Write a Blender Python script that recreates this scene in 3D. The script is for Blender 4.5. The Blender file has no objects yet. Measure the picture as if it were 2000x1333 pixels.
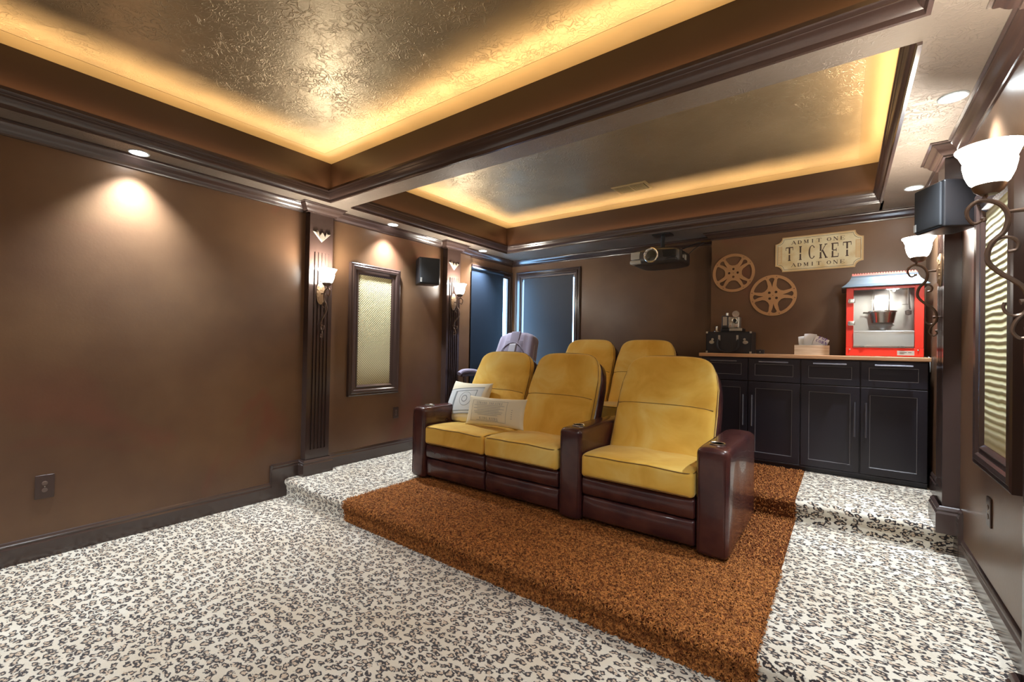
import bpy, bmesh, math, random
import numpy as np
from mathutils import Vector, Matrix
random.seed(7); PI = math.pi
S = bpy.context.scene; COL = S.collection

# ------------------------------------------------------------------ camera
cd = bpy.data.cameras.new('camera'); cam = bpy.data.objects.new('camera', cd); COL.objects.link(cam)
cd.sensor_fit = 'HORIZONTAL'; cd.sensor_width = 36; cd.lens = 872.95/2000*36; cd.shift_y = 0.0009; cd.clip_start = 0.02
Fv = Vector((-0.59605885, 0.80288561, 0.00940992)); Rv = Vector((0.80289282, 0.59585428, 0.01791079)); Uv = Vector((-0.00877338, -0.01823104, 0.99979531))
cam.matrix_world = Matrix(((Rv.x, Uv.x, -Fv.x, 0), (Rv.y, Uv.y, -Fv.y, 0), (Rv.z, Uv.z, -Fv.z, 1.40), (0, 0, 0, 1)))
S.camera = cam
# ------------------------------------------------------------------ world, exposure
w = bpy.data.worlds.new('sky'); S.world = w; w.use_nodes = True
bg = w.node_tree.nodes['Background']; bg.inputs[0].default_value = (0.30, 0.60, 1.0, 1); bg.inputs[1].default_value = 9.0
S.view_settings.view_transform = 'Standard'; S.view_settings.look = 'None'; S.view_settings.gamma = 1.0
S.view_settings.use_curve_mapping = False
S.view_settings.exposure = 1.2
S.cycles.max_bounces = 8; S.cycles.diffuse_bounces = 5; S.cycles.glossy_bounces = 4
S.cycles.sample_clamp_indirect = 4.0; S.cycles.blur_glossy = 0.5
DOWN_W, DOWN_FRONT_W, SCONCE_W, COVE_W = 125.0, 62.0, 14.0, 8.5
COOL = (0.82, 0.92, 1.0); WARM = (1.0, 0.67, 0.33); SOFT = (1.0, 0.93, 0.80)

# ------------------------------------------------------------------ room numbers (metres)
XL, XR, YB, YC, YF = -4.09, 0.577, 5.537, 5.328, -2.7
XL2 = -4.13
ZS, ZC = 2.70, 3.045
Y1, Z1, Y2, Z2 = 2.07, 0.16, 3.88, 0.315
BX0, BX1 = -3.141, -0.273
T1 = (-3.797, 0.248, -1.9, 2.28)
T2 = (-3.785, 0.247, 2.487, 4.942)

# ------------------------------------------------------------------ material helpers
def mat(name, color, rough=0.5, metal=0.0, **kw):
    m = bpy.data.materials.new(name); m.use_nodes = True
    b = m.node_tree.nodes['Principled BSDF']
    b.inputs['Base Color'].default_value = (*color, 1); b.inputs['Roughness'].default_value = rough; b.inputs['Metallic'].default_value = metal
    for k, v in kw.items():
        b.inputs[k.replace('_', ' ')].default_value = v
    return m
def N(m, t, **kw):
    n = m.node_tree.nodes.new(t)
    for k, v in kw.items():
        if hasattr(n, k): setattr(n, k, v)
        else: n.inputs[k.replace('_', ' ')].default_value = v
    return n
def L(m, a, b): m.node_tree.links.new(a, b)
def BS(m): return m.node_tree.nodes['Principled BSDF']
def coords(m, scale=(1, 1, 1), out='Object'):
    tc = N(m, 'ShaderNodeTexCoord'); mp = N(m, 'ShaderNodeMapping'); mp.inputs['Scale'].default_value = scale
    L(m, tc.outputs[out], mp.inputs[0]); return mp.outputs[0]
def noise(m, vec, scale, detail=3, rough=0.5, dist=0.0):
    n = N(m, 'ShaderNodeTexNoise'); n.inputs['Scale'].default_value = scale; n.inputs['Detail'].default_value = detail
    n.inputs['Roughness'].default_value = rough; n.inputs['Distortion'].default_value = dist; L(m, vec, n.inputs['Vector']); return n.outputs['Fac']
def ramp(m, fac, stops, interp='LINEAR'):
    r = N(m, 'ShaderNodeValToRGB'); r.color_ramp.interpolation = interp
    while len(r.color_ramp.elements) < len(stops): r.color_ramp.elements.new(0.5)
    for e, (p, c) in zip(r.color_ramp.elements, stops): e.position = p; e.color = (*c, 1) if len(c) == 3 else c
    L(m, fac, r.inputs[0]); return r.outputs[0]
def math_(m, op, a, b=0.0, clamp=False):
    n = N(m, 'ShaderNodeMath'); n.operation = op; n.use_clamp = clamp
    for i, v in enumerate((a, b)):
        if isinstance(v, (int, float)): n.inputs[i].default_value = v
        else: L(m, v, n.inputs[i])
    return n.outputs[0]
def mix(m, fac, a, b):
    n = N(m, 'ShaderNodeMix'); n.data_type = 'RGBA'
    for s, v in ((n.inputs[0], fac), (n.inputs[6], a), (n.inputs[7], b)):
        if isinstance(v, (int, float)): s.default_value = v
        elif isinstance(v, tuple): s.default_value = (*v, 1)
        else: L(m, v, s)
    return n.outputs[2]
def bump(m, h, strength=0.3, dist=0.01):
    n = N(m, 'ShaderNodeBump'); n.inputs['Strength'].default_value = strength; n.inputs['Distance'].default_value = dist
    L(m, h, n.inputs['Height']); L(m, n.outputs[0], BS(m).inputs['Normal'])

# wall: satin faux finish, mottled umber with a few red-brown patches
M_wall = mat('wall_paint', (0.1, 0.05, 0.03), 0.32, Specular_IOR_Level=0.55)
v = coords(M_wall)
c1 = ramp(M_wall, noise(M_wall, v, 1.6, 4), [(0.3, (0.125, 0.064, 0.036)), (0.7, (0.195, 0.108, 0.056))])
c2 = mix(M_wall, ramp(M_wall, noise(M_wall, v, 1.1, 3, 0.5, 0.8), [(0.58, (0, 0, 0)), (0.75, (0.55, 0.55, 0.55))]), c1, (0.21, 0.045, 0.033))
L(M_wall, c2, BS(M_wall).inputs['Base Color'])
bump(M_wall, noise(M_wall, v, 60, 3), 0.12, 0.003)
M_trim = mat('trim_enamel', (0.056, 0.034, 0.029), 0.20, Specular_IOR_Level=0.8)
M_face = mat('cove_face_paint', (0.026, 0.013, 0.009), 0.36)

def plaster(name, ca, cb, rough, metal, tex=True):
    m = mat(name, ca, rough, metal); v = coords(m)
    L(m, mix(m, ramp(m, noise(m, v, 2.2, 4), [(0.35, (0, 0, 0)), (0.65, (1, 1, 1))]), ca, cb), BS(m).inputs['Base Color'])
    if tex:
        a = noise(m, v, 17, 2, 0.5, 1.6); rid = math_(m, 'ABSOLUTE', math_(m, 'SUBTRACT', a, 0.5))
        r1 = ramp(m, rid, [(0.0, (1, 1, 1)), (0.035, (0.2, 0.2, 0.2)), (0.07, (0, 0, 0))])
        msk = ramp(m, noise(m, v, 6, 2), [(0.42, (0.15, 0.15, 0.15)), (0.6, (1, 1, 1))])
        h = math_(m, 'ADD', math_(m, 'MULTIPLY', r1, msk), math_(m, 'MULTIPLY', noise(m, v, 45, 2), 0.35))
        bump(m, h, 0.38, 0.006)
    else: bump(m, noise(m, v, 50, 2), 0.08, 0.003)
    return m
M_ceil = plaster('ceiling_bronze_plaster', (0.40, 0.31, 0.19), (0.33, 0.255, 0.155), 0.42, 0.65)
M_ceilb = plaster('ceiling_bronze_smooth', (0.36, 0.27, 0.15), (0.30, 0.23, 0.13), 0.40, 0.55, False)
M_soff = plaster('soffit_bronze_plaster', (0.26, 0.21, 0.17), (0.21, 0.17, 0.14), 0.50, 0.45)

# leopard carpet, uv = (x, arc length) in metres
M_leo = mat('leopard_carpet', (0.8, 0.7, 0.55), 0.95, 0, Sheen_Weight=0.3)
tc = N(M_leo, 'ShaderNodeTexCoord'); mp = N(M_leo, 'ShaderNodeMapping'); mp.inputs['Scale'].default_value = (23, 31, 1); L(M_leo, tc.outputs['UV'], mp.inputs[0])
nz = N(M_leo, 'ShaderNodeTexNoise'); nz.inputs['Scale'].default_value = 1.5; nz.inputs['Detail'].default_value = 3; L(M_leo, mp.outputs[0], nz.inputs['Vector'])
vs = N(M_leo, 'ShaderNodeVectorMath'); vs.operation = 'SUBTRACT'; L(M_leo, nz.outputs['Color'], vs.inputs[0]); vs.inputs[1].default_value = (0.5, 0.5, 0.5)
vk = N(M_leo, 'ShaderNodeVectorMath'); vk.operation = 'SCALE'; L(M_leo, vs.outputs[0], vk.inputs[0]); vk.inputs['Scale'].default_value = 1.1
va = N(M_leo, 'ShaderNodeVectorMath'); va.operation = 'ADD'; L(M_leo, mp.outputs[0], va.inputs[0]); L(M_leo, vk.outputs[0], va.inputs[1])
vo = N(M_leo, 'ShaderNodeTexVoronoi'); vo.voronoi_dimensions = '2D'; vo.inputs['Scale'].default_value = 1.0; vo.inputs['Randomness'].default_value = 0.8; L(M_leo, va.outputs[0], vo.inputs['Vector'])
ring = ramp(M_leo, vo.outputs['Distance'], [(0.15, (0, 0, 0)), (0.21, (1, 1, 1)), (0.40, (1, 1, 1)), (0.46, (0, 0, 0))])
gap = ramp(M_leo, noise(M_leo, mp.outputs[0], 1.9, 2), [(0.39, (0, 0, 0)), (0.45, (1, 1, 1))])
fig = math_(M_leo, 'MULTIPLY', ring, gap)
inner = ramp(M_leo, vo.outputs['Distance'], [(0.2, (1, 1, 1)), (0.3, (0, 0, 0))])
base = mix(M_leo, ramp(M_leo, noise(M_leo, mp.outputs[0], 0.12, 3), [(0.35, (0, 0, 0)), (0.7, (1, 1, 1))]), (0.73, 0.67, 0.565), (0.65, 0.56, 0.43))
base = mix(M_leo, math_(M_leo, 'MULTIPLY', inner, 0.65), base, (0.52, 0.35, 0.22))
L(M_leo, mix(M_leo, fig, base, (0.017, 0.009, 0.010)), BS(M_leo).inputs['Base Color'])
bump(M_leo, noise(M_leo, mp.outputs[0], 9, 3), 0.6, 0.006)
M_brown = mat('rust_brown_carpet', (0.30, 0.11, 0.035), 0.9, 0, Specular_IOR_Level=0.1)
v = coords(M_brown)
L(M_brown, ramp(M_brown, noise(M_brown, v, 180, 3, 0.6), [(0.35, (0.05, 0.014, 0.005)), (0.62, (0.20, 0.062, 0.018))]), BS(M_brown).inputs['Base Color'])
bump(M_brown, noise(M_brown, v, 140, 3), 0.9, 0.01)
M_pile = mat('rust_brown_yarn', (0.42, 0.165, 0.055), 0.75, 0, Specular_IOR_Level=0.2)
v = coords(M_pile)
L(M_pile, ramp(M_pile, noise(M_pile, v, 60, 3, 0.6), [(0.38, (0.15, 0.042, 0.010)), (0.62, (0.50, 0.19, 0.048))]), BS(M_pile).inputs['Base Color'])

M_leather = mat('oxblood_leather', (0.05, 0.017, 0.014), 0.27, 0, Coat_Weight=0.35)
v = coords(M_leather)
L(M_leather, mix(M_leather, ramp(M_leather, noise(M_leather, v, 6, 4), [(0.35, (0, 0, 0)), (0.7, (1, 1, 1))]), (0.045, 0.013, 0.015), (0.090, 0.028, 0.022)), BS(M_leather).inputs['Base Color'])
bump(M_leather, math_(M_leather, 'ADD', noise(M_leather, v, 9, 3), math_(M_leather, 'MULTIPLY', noise(M_leather, v, 160, 2), 0.25)), 0.22, 0.006)
M_velvet = mat('gold_velvet', (0.58, 0.36, 0.085), 0.8, 0, Sheen_Weight=1.0, Sheen_Roughness=0.35)
BS(M_velvet).inputs['Sheen Tint'].default_value = (1.0, 0.85, 0.45, 1)
v = coords(M_velvet)
L(M_velvet, ramp(M_velvet, noise(M_velvet, v, 3.2, 4, 0.55, 0.7), [(0.3, (0.68, 0.37, 0.040)), (0.5, (0.80, 0.50, 0.085)), (0.72, (0.86, 0.64, 0.19))]), BS(M_velvet).inputs['Base Color'])
bump(M_velvet, noise(M_velvet, v, 40, 4), 0.12, 0.004)
M_pipe = mat('ochre_piping', (0.20, 0.10, 0.02), 0.7)
M_steel = mat('brushed_steel', (0.75, 0.74, 0.72), 0.22, 1.0)
M_steelf = mat('polished_sheet_steel', (0.72, 0.74, 0.72), 0.3, 0.85)
v = coords(M_steelf); bump(M_steelf, noise(M_steelf, v, 14, 3), 0.1, 0.01)
M_black = mat('black_plastic', (0.012, 0.012, 0.014), 0.35)
M_grille = mat('speaker_cloth', (0.018, 0.020, 0.024), 0.75)
M_cab = mat('black_cabinet_lacquer', (0.026, 0.023, 0.032), 0.3)
M_cabr = mat('pale_edge_bead', (0.22, 0.21, 0.22), 0.25)  # pale grey bead round the inset cabinet panels
M_handle = mat('blackened_metal', (0.24, 0.24, 0.28), 0.25, 0.6)
M_counter = mat('butcher_block', (0.45, 0.24, 0.12), 0.4)
v = coords(M_counter, (1.5, 22, 22))
L(M_counter, ramp(M_counter, noise(M_counter, v, 2.0, 4), [(0.3, (0.50, 0.25, 0.12)), (0.7, (0.66, 0.38, 0.20))]), BS(M_counter).inputs['Base Color'])
M_iron = mat('bronzed_wrought_iron', (0.17, 0.105, 0.07), 0.36, 0.55)
M_plate = mat('antiqued_gilt_relief', (0.52, 0.36, 0.22), 0.4, 0.55)
v = coords(M_plate); bump(M_plate, noise(M_plate, v, 70, 2, 0.5, 0.8), 0.7, 0.006)
M_silver = mat('antique_silver_leaf', (0.62, 0.55, 0.46), 0.4, 0.6)
M_gold = mat('brushed_brass_reel', (0.58, 0.33, 0.16), 0.4, 0.5)
M_shade = mat('frosted_glass_lit', (1, 0.97, 0.9), 0.5, 0, Emission_Strength=12.0); BS(M_shade).inputs['Emission Color'].default_value = (1, 0.95, 0.86, 1)
M_lens = mat('downlight_lens_lit', (1, 1, 1), 0.5, 0, Emission_Strength=22.0); BS(M_lens).inputs['Emission Color'].default_value = (0.9, 0.97, 1, 1)
M_rope = mat('rope_light_lit', (1, 0.7, 0.3), 0.5, 0, Emission_Strength=6.0); BS(M_rope).inputs['Emission Color'].default_value = (1, 0.6, 0.22, 1)
M_dlring = mat('downlight_white_trim', (0.5, 0.55, 0.58), 0.4)
M_shadecloth = mat('slate_blackout_cloth', (0.040, 0.041, 0.045), 0.6)
v = coords(M_shadecloth); bump(M_shadecloth, noise(M_shadecloth, v, 300, 2), 0.15, 0.002)
M_navy = mat('navy_blackout_cloth', (0.016, 0.027, 0.048), 0.5)
M_tube = mat('aluminium_tube', (0.35, 0.35, 0.36), 0.3, 0.8)
M_glass = mat('clear_glass', (1, 1, 1), 0.02, 0, Transmission_Weight=1.0, IOR=1.45)
M_thin = mat('thin_pane_glass', (1, 1, 1), 0.05)
_n = M_thin.node_tree; _t = N(M_thin, 'ShaderNodeBsdfTransparent'); _g = N(M_thin, 'ShaderNodeBsdfGlossy', Roughness=0.05); _mx = N(M_thin, 'ShaderNodeMixShader'); _f = N(M_thin, 'ShaderNodeLayerWeight', Blend=0.35)
L(M_thin, math_(M_thin, 'MULTIPLY', math_(M_thin, 'ADD', math_(M_thin, 'POWER', _f.outputs['Facing'], 3.0), 0.12), 0.55), _mx.inputs[0]); L(M_thin, _t.outputs[0], _mx.inputs[1]); L(M_thin, _g.outputs[0], _mx.inputs[2]); L(M_thin, _mx.outputs[0], _n.nodes['Material Output'].inputs[0])
M_red = mat('red_enamel', (0.72, 0.035, 0.018), 0.35)
M_pink = mat('coral_red_crest', (0.85, 0.16, 0.12), 0.4)
M_roof = mat('blue_grey_roof_enamel', (0.10, 0.125, 0.145), 0.3, 0.3)
M_white = mat('white_card', (0.85, 0.86, 0.88), 0.6)
M_purple = mat('purple_ink', (0.10, 0.03, 0.30), 0.6)
M_box = mat('pale_wood_box', (0.50, 0.38, 0.26), 0.6)
v = coords(M_box, (2, 20, 20)); L(M_box, ramp(M_box, noise(M_box, v, 3, 4), [(0.3, (0.42, 0.31, 0.21)), (0.7, (0.60, 0.48, 0.35))]), BS(M_box).inputs['Base Color'])
M_case = mat('black_fibre_case', (0.020, 0.019, 0.022), 0.5)
v = coords(M_case); bump(M_case, noise(M_case, v, 200, 2), 0.3, 0.003)
M_nickel = mat('aged_nickel', (0.60, 0.57, 0.50), 0.35, 0.9)
M_greyp = mat('projector_grey', (0.035, 0.032, 0.032), 0.35)
M_silverp = mat('projector_silver', (0.45, 0.45, 0.43), 0.4, 0.2)
M_lensg = mat('lens_glass_dark', (0.05, 0.045, 0.03), 0.06)
M_sign = mat('aged_cream_sign', (0.75, 0.66, 0.42), 0.6)
v = coords(M_sign, (1, 1, 1)); L(M_sign, ramp(M_sign, noise(M_sign, v, 7, 4), [(0.35, (0.62, 0.48, 0.24)), (0.55, (0.74, 0.67, 0.45))]), BS(M_sign).inputs['Base Color'])
M_signe = mat('sign_gilt_edge', (0.62, 0.42, 0.20), 0.5)
M_ink = mat('dark_brown_ink', (0.06, 0.03, 0.018), 0.6)
M_outlet = mat('bronze_cover_plate', (0.075, 0.045, 0.038), 0.3)
M_outin = mat('outlet_inset', (0.16, 0.11, 0.09), 0.4)
M_cream = mat('natural_cotton', (0.74, 0.68, 0.52), 0.9)
v = coords(M_cream); bump(M_cream, noise(M_cream, v, 220, 2), 0.2, 0.002)
M_greyc = mat('grey_print_cloth', (0.60, 0.62, 0.62), 0.9)
M_print = mat('grey_print_ink', (0.24, 0.26, 0.27), 0.9)
M_lav = mat('lavender_microfibre', (0.20, 0.165, 0.25), 0.75, 0, Sheen_Weight=0.5)
M_lavd = mat('dusky_mauve_panel', (0.125, 0.10, 0.155), 0.75, 0, Sheen_Weight=0.4)
M_lavl = mat('pale_grey_panel', (0.30, 0.29, 0.33), 0.6)
M_blueseat = mat('ink_blue_upholstery', (0.03, 0.04, 0.10), 0.7)
M_vent = mat('painted_vent_metal', (0.50, 0.38, 0.19), 0.4, 0.3)
M_dark = mat('dark_void', (0.01, 0.008, 0.006), 0.8)
# woven gold fabric (diamond weave) and ribbed gold shade
def woven(name, ribs):
    m = mat(name, (0.6, 0.55, 0.3), 0.6); v = coords(m)
    sx = N(m, 'ShaderNodeSeparateXYZ'); L(m, v, sx.inputs[0])
    if ribs:
        wob = math_(m, 'MULTIPLY', noise(m, v, 3.5, 2), 0.035)
        h = math_(m, 'SINE', math_(m, 'MULTIPLY', math_(m, 'ADD', sx.outputs[2], wob), 2*PI/0.033))
        h = math_(m, 'ADD', math_(m, 'MULTIPLY', h, 0.5), 0.5)
        L(m, mix(m, h, (0.48, 0.44, 0.22), (0.72, 0.70, 0.47)), BS(m).inputs['Base Color']); bump(m, h, 0.5, 0.008)
    else:
        a = math_(m, 'SINE', math_(m, 'MULTIPLY', sx.outputs[1], 2*PI/0.026)); b = math_(m, 'SINE', math_(m, 'MULTIPLY', sx.outputs[2], 2*PI/0.026))
        h = math_(m, 'ADD', math_(m, 'MULTIPLY', math_(m, 'MULTIPLY', a, b), 0.5), 0.5)
        L(m, mix(m, h, (0.34, 0.28, 0.12), (0.76, 0.72, 0.48)), BS(m).inputs['Base Color']); bump(m, h, 0.7, 0.004)
    return m
M_weave = woven('gold_diamond_weave', False); M_ribbed = woven('gold_ribbed_weave', True)

# ------------------------------------------------------------------ mesh helpers
class MB:
    def __init__(s): s.v = []; s.f = []; s.m = []; s.mi = 0
    def add(s, vs, fs, mi=None):
        o = len(s.v); s.v += [tuple(p) for p in vs]; s.f += [tuple(i+o for i in f) for f in fs]; s.m += [s.mi if mi is None else mi]*len(fs); return s
    def box(s, x0, x1, y0, y1, z0, z1, mi=None):
        return s.add([(x, y, z) for z in (z0, z1) for y in (y0, y1) for x in (x0, x1)], [(0, 2, 3, 1), (4, 5, 7, 6), (0, 1, 5, 4), (2, 6, 7, 3), (0, 4, 6, 2), (1, 3, 7, 5)], mi)
    def quad(s, a, b, c, d, mi=None): return s.add([a, b, c, d], [(0, 1, 2, 3)], mi)
    def rbox(s, x0, x1, y0, y1, z0, z1, r=0.01, n=8, warp=None, mi=None):
        c = np.array([(x0+x1)/2, (y0+y1)/2, (z0+z1)/2]); h = np.array([(x1-x0)/2, (y1-y0)/2, (z1-z0)/2])
        r = min(r, *(h*0.999))
        def ticks(hh):
            a = [-hh + r*(1-math.cos(k*PI/8)) for k in range(4)]
            b = list(np.linspace(-hh+r, hh-r, n+1)); return a + b + [-q for q in reversed(a)]
        T = [ticks(q) for q in h]; idx = {}; vs = []; fs = []
        def vert(i, j, k):
            if (i, j, k) not in idx:
                p = np.array([T[0][i], T[1][j], T[2][k]]); q = np.clip(p, -(h-r), h-r); d = p-q; l = np.linalg.norm(d)
                if l > 1e-9: p = q + d/l*r
                p = p + c
                if warp is not None: p = warp(p)
                idx[(i, j, k)] = len(vs); vs.append(tuple(float(t) for t in p))
            return idx[(i, j, k)]
        n0, n1, n2 = (len(t)-1 for t in T)
        for i in range(n0):
            for j in range(n1):
                fs.append((vert(i, j, 0), vert(i, j+1, 0), vert(i+1, j+1, 0), vert(i+1, j, 0))); fs.append((vert(i, j, n2), vert(i+1, j, n2), vert(i+1, j+1, n2), vert(i, j+1, n2)))
        for i in range(n0):
            for k in range(n2):
                fs.append((vert(i, 0, k), vert(i+1, 0, k), vert(i+1, 0, k+1), vert(i, 0, k+1))); fs.append((vert(i, n1, k), vert(i, n1, k+1), vert(i+1, n1, k+1), vert(i+1, n1, k)))
        for j in range(n1):
            for k in range(n2):
                fs.append((vert(0, j, k), vert(0, j, k+1), vert(0, j+1, k+1), vert(0, j+1, k))); fs.append((vert(n0, j, k), vert(n0, j+1, k), vert(n0, j+1, k+1), vert(n0, j, k+1)))
        return s.add(vs, fs, mi)
    def tube(s, pts, r, n=8, closed=False, caps=True, mi=None):
        P = [Vector(p) for p in pts]; m = len(P); R = r if hasattr(r, '__len__') else [r]*m; rings = []; prev = None
        for i in range(m):
            a = P[(i-1) % m] if (closed or i) else P[i]; b = P[(i+1) % m] if (closed or i < m-1) else P[i]
            t = (b-a).normalized()
            if prev is None:
                u = t.cross(Vector((0, 0, 1)));
                if u.length < 1e-3: u = t.cross(Vector((1, 0, 0)))
                u.normalize()
            else:
                u = prev - t*prev.dot(t)
                if u.length < 1e-6: u = t.orthogonal()
                u.normalize()
            prev = u; w_ = t.cross(u)
            rings.append([P[i] + (u*math.cos(2*PI*k/n) + w_*math.sin(2*PI*k/n))*R[i] for k in range(n)])
        vs = [p for g in rings for p in g]; fs = []
        for i in range(m if closed else m-1):
            j = (i+1) % m
            for k in range(n): fs.append((i*n+k, i*n+(k+1) % n, j*n+(k+1) % n, j*n+k))
        if caps and not closed: fs.append(tuple(range(n-1, -1, -1))); fs.append(tuple((m-1)*n+k for k in range(n)))
        return s.add(vs, fs, mi)
    def lathe(s, prof, c=(0, 0, 0), n=24, axis='Z', closed=False, mi=None):
        vs = []; fs = []; m = len(prof)
        for r, z in prof:
            for k in range(n):
                a = 2*PI*k/n; x, y = r*math.cos(a), r*math.sin(a)
                p = {'Z': (x, y, z), 'Y': (x, z, y), 'X': (z, x, y)}[axis]; vs.append((p[0]+c[0], p[1]+c[1], p[2]+c[2]))
        for i in range(m if closed else m-1):
            j = (i+1) % m
            for k in range(n): fs.append((i*n+k, i*n+(k+1) % n, j*n+(k+1) % n, j*n+k))
        if not closed:
            if prof[0][0] > 1e-6: fs.append(tuple(range(n-1, -1, -1)))
            if prof[-1][0] > 1e-6: fs.append(tuple((m-1)*n+k for k in range(n)))
        return s.add(vs, fs, mi)
    def sweep(s, path, prof, closed=False, side=1, mi=None):
        """path: xy points; prof: (inward offset, z); side=1 offsets to the left of travel"""
        P = [Vector(p) for p in path]; m = len(P); k = len(prof); off = []
        for i in range(m):
            d1 = (P[i]-P[i-1]).normalized() if (closed or i) else None
            d2 = (P[(i+1) % m]-P[i]).normalized() if (closed or i < m-1) else None
            d1 = d1 or d2; d2 = d2 or d1
            n1 = Vector((-d1.y, d1.x))*side; n2 = Vector((-d2.y, d2.x))*side
            b = (n1+n2); b = b/ (b.dot(n1) if abs(b.dot(n1)) > 1e-6 else 1); off.append(b)
        vs = [(P[i].x+off[i].x*o, P[i].y+off[i].y*o, z) for i in range(m) for (o, z) in prof]; fs = []
        for i in range(m if closed else m-1):
            j = (i+1) % m
            for q in range(k): fs.append((i*k+q, i*k+(q+1) % k, j*k+(q+1) % k, j*k+q))
        if not closed: fs.append(tuple(range(k))); fs.append(tuple((m-1)*k+q for q in range(k-1, -1, -1)))
        return s.add(vs, fs, mi)
    def frame(s, prof, a0, a1, b0, b1, fn, mi=None):
        """picture-frame sweep: prof = (inset from outer edge, depth); fn(a,b,depth)->xyz"""
        vs = []; fs = []; k = len(prof)
        for (sa, sb, a, b) in ((1, 1, a0, b0), (-1, 1, a1, b0), (-1, -1, a1, b1), (1, -1, a0, b1)):
            for (o, d) in prof: vs.append(fn(a+sa*o, b+sb*o, d))
        for i in range(4):
            j = (i+1) % 4
            for q in range(k): fs.append((i*k+q, i*k+(q+1) % k, j*k+(q+1) % k, j*k+q))
        return s.add(vs, fs, mi)
    def xf(s, M):
        s.v = [tuple(M @ Vector(p)) for p in s.v]; return s
    def build(s, name, mats, parent=None, smooth=True, bevel=0, loc=None, angle=35):
        me = bpy.data.meshes.new(name); me.from_pydata(s.v, [], s.f)
        for m_ in (mats if isinstance(mats, (list, tuple)) else [mats]): me.materials.append(m_)
        me.polygons.foreach_set('material_index', s.m)
        b = bmesh.new(); b.from_mesh(me); bmesh.ops.recalc_face_normals(b, faces=b.faces); b.to_mesh(me); b.free()
        if smooth:
            me.polygons.foreach_set('use_smooth', [True]*len(me.polygons)); me.set_sharp_from_angle(angle=math.radians(angle))
        me.update(); o = bpy.data.objects.new(name, me); COL.objects.link(o)
        if parent: o.parent = parent
        if loc: o.location = loc
        if bevel:
            q = o.modifiers.new('edge', 'BEVEL'); q.width = bevel; q.segments = 2; q.limit_method = 'ANGLE'; q.angle_limit = math.radians(40); q.harden_normals = False
        return o
def tag(o, label=None, cat=None, group=None, kind=None):
    if label: o['label'] = label
    if cat: o['category'] = cat
    if group: o['group'] = group
    if kind: o['kind'] = kind
    return o
def empty(name, loc, rz=0.0, label=None, cat=None, group=None, kind=None):
    o = bpy.data.objects.new(name, None); COL.objects.link(o); o.location = loc; o.rotation_euler.z = rz; o.empty_display_size = 0.1
    return tag(o, label, cat, group, kind)
def copy_tree(o, parent=None):
    c = o.copy(); COL.objects.link(c); c.parent = parent
    for ch in [k for k in o.children]: copy_tree(ch, c)
    return c
def STR(o): o['kind'] = 'structure'; return o
def light(name, kind, loc, energy, color, parent=None, rot=(0, 0, 0), **kw):
    ld = bpy.data.lights.new(name, kind); ld.energy = energy; ld.color = color
    for k, v_ in kw.items(): setattr(ld, k, v_)
    o = bpy.data.objects.new(name, ld); COL.objects.link(o); o.location = loc; o.rotation_euler = rot
    if parent: o.parent = parent
    return o
def filled(name, loops, depth, m, fn, parent=None):
    """2D outline with holes -> extruded mesh; fn(x, y, z) maps into place (z across the thickness)"""
    cu = bpy.data.curves.new(name, 'CURVE'); cu.dimensions = '2D'; cu.fill_mode = 'BOTH'; cu.extrude = depth/2
    for lp in loops:
        sp = cu.splines.new('POLY'); sp.points.add(len(lp)-1)
        for p, q in zip(sp.points, lp): p.co = (q[0], q[1], 0, 1)
        sp.use_cyclic_u = True
    t = bpy.data.objects.new(name+'_tmp', cu); COL.objects.link(t); dg = bpy.context.evaluated_depsgraph_get(); dg.update()
    me = bpy.data.meshes.new_from_object(t.evaluated_get(dg)); bpy.data.objects.remove(t); bpy.data.curves.remove(cu)
    me.name = name
    for q in me.vertices: q.co = fn(q.co.x, q.co.y, q.co.z)
    b = bmesh.new(); b.from_mesh(me); bmesh.ops.remove_doubles(b, verts=b.verts, dist=1e-5); bmesh.ops.recalc_face_normals(b, faces=b.faces); b.to_mesh(me); b.free()
    me.materials.clear(); me.materials.append(m)
    o = bpy.data.objects.new(name, me); COL.objects.link(o)
    if parent: o.parent = parent
    return o

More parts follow.
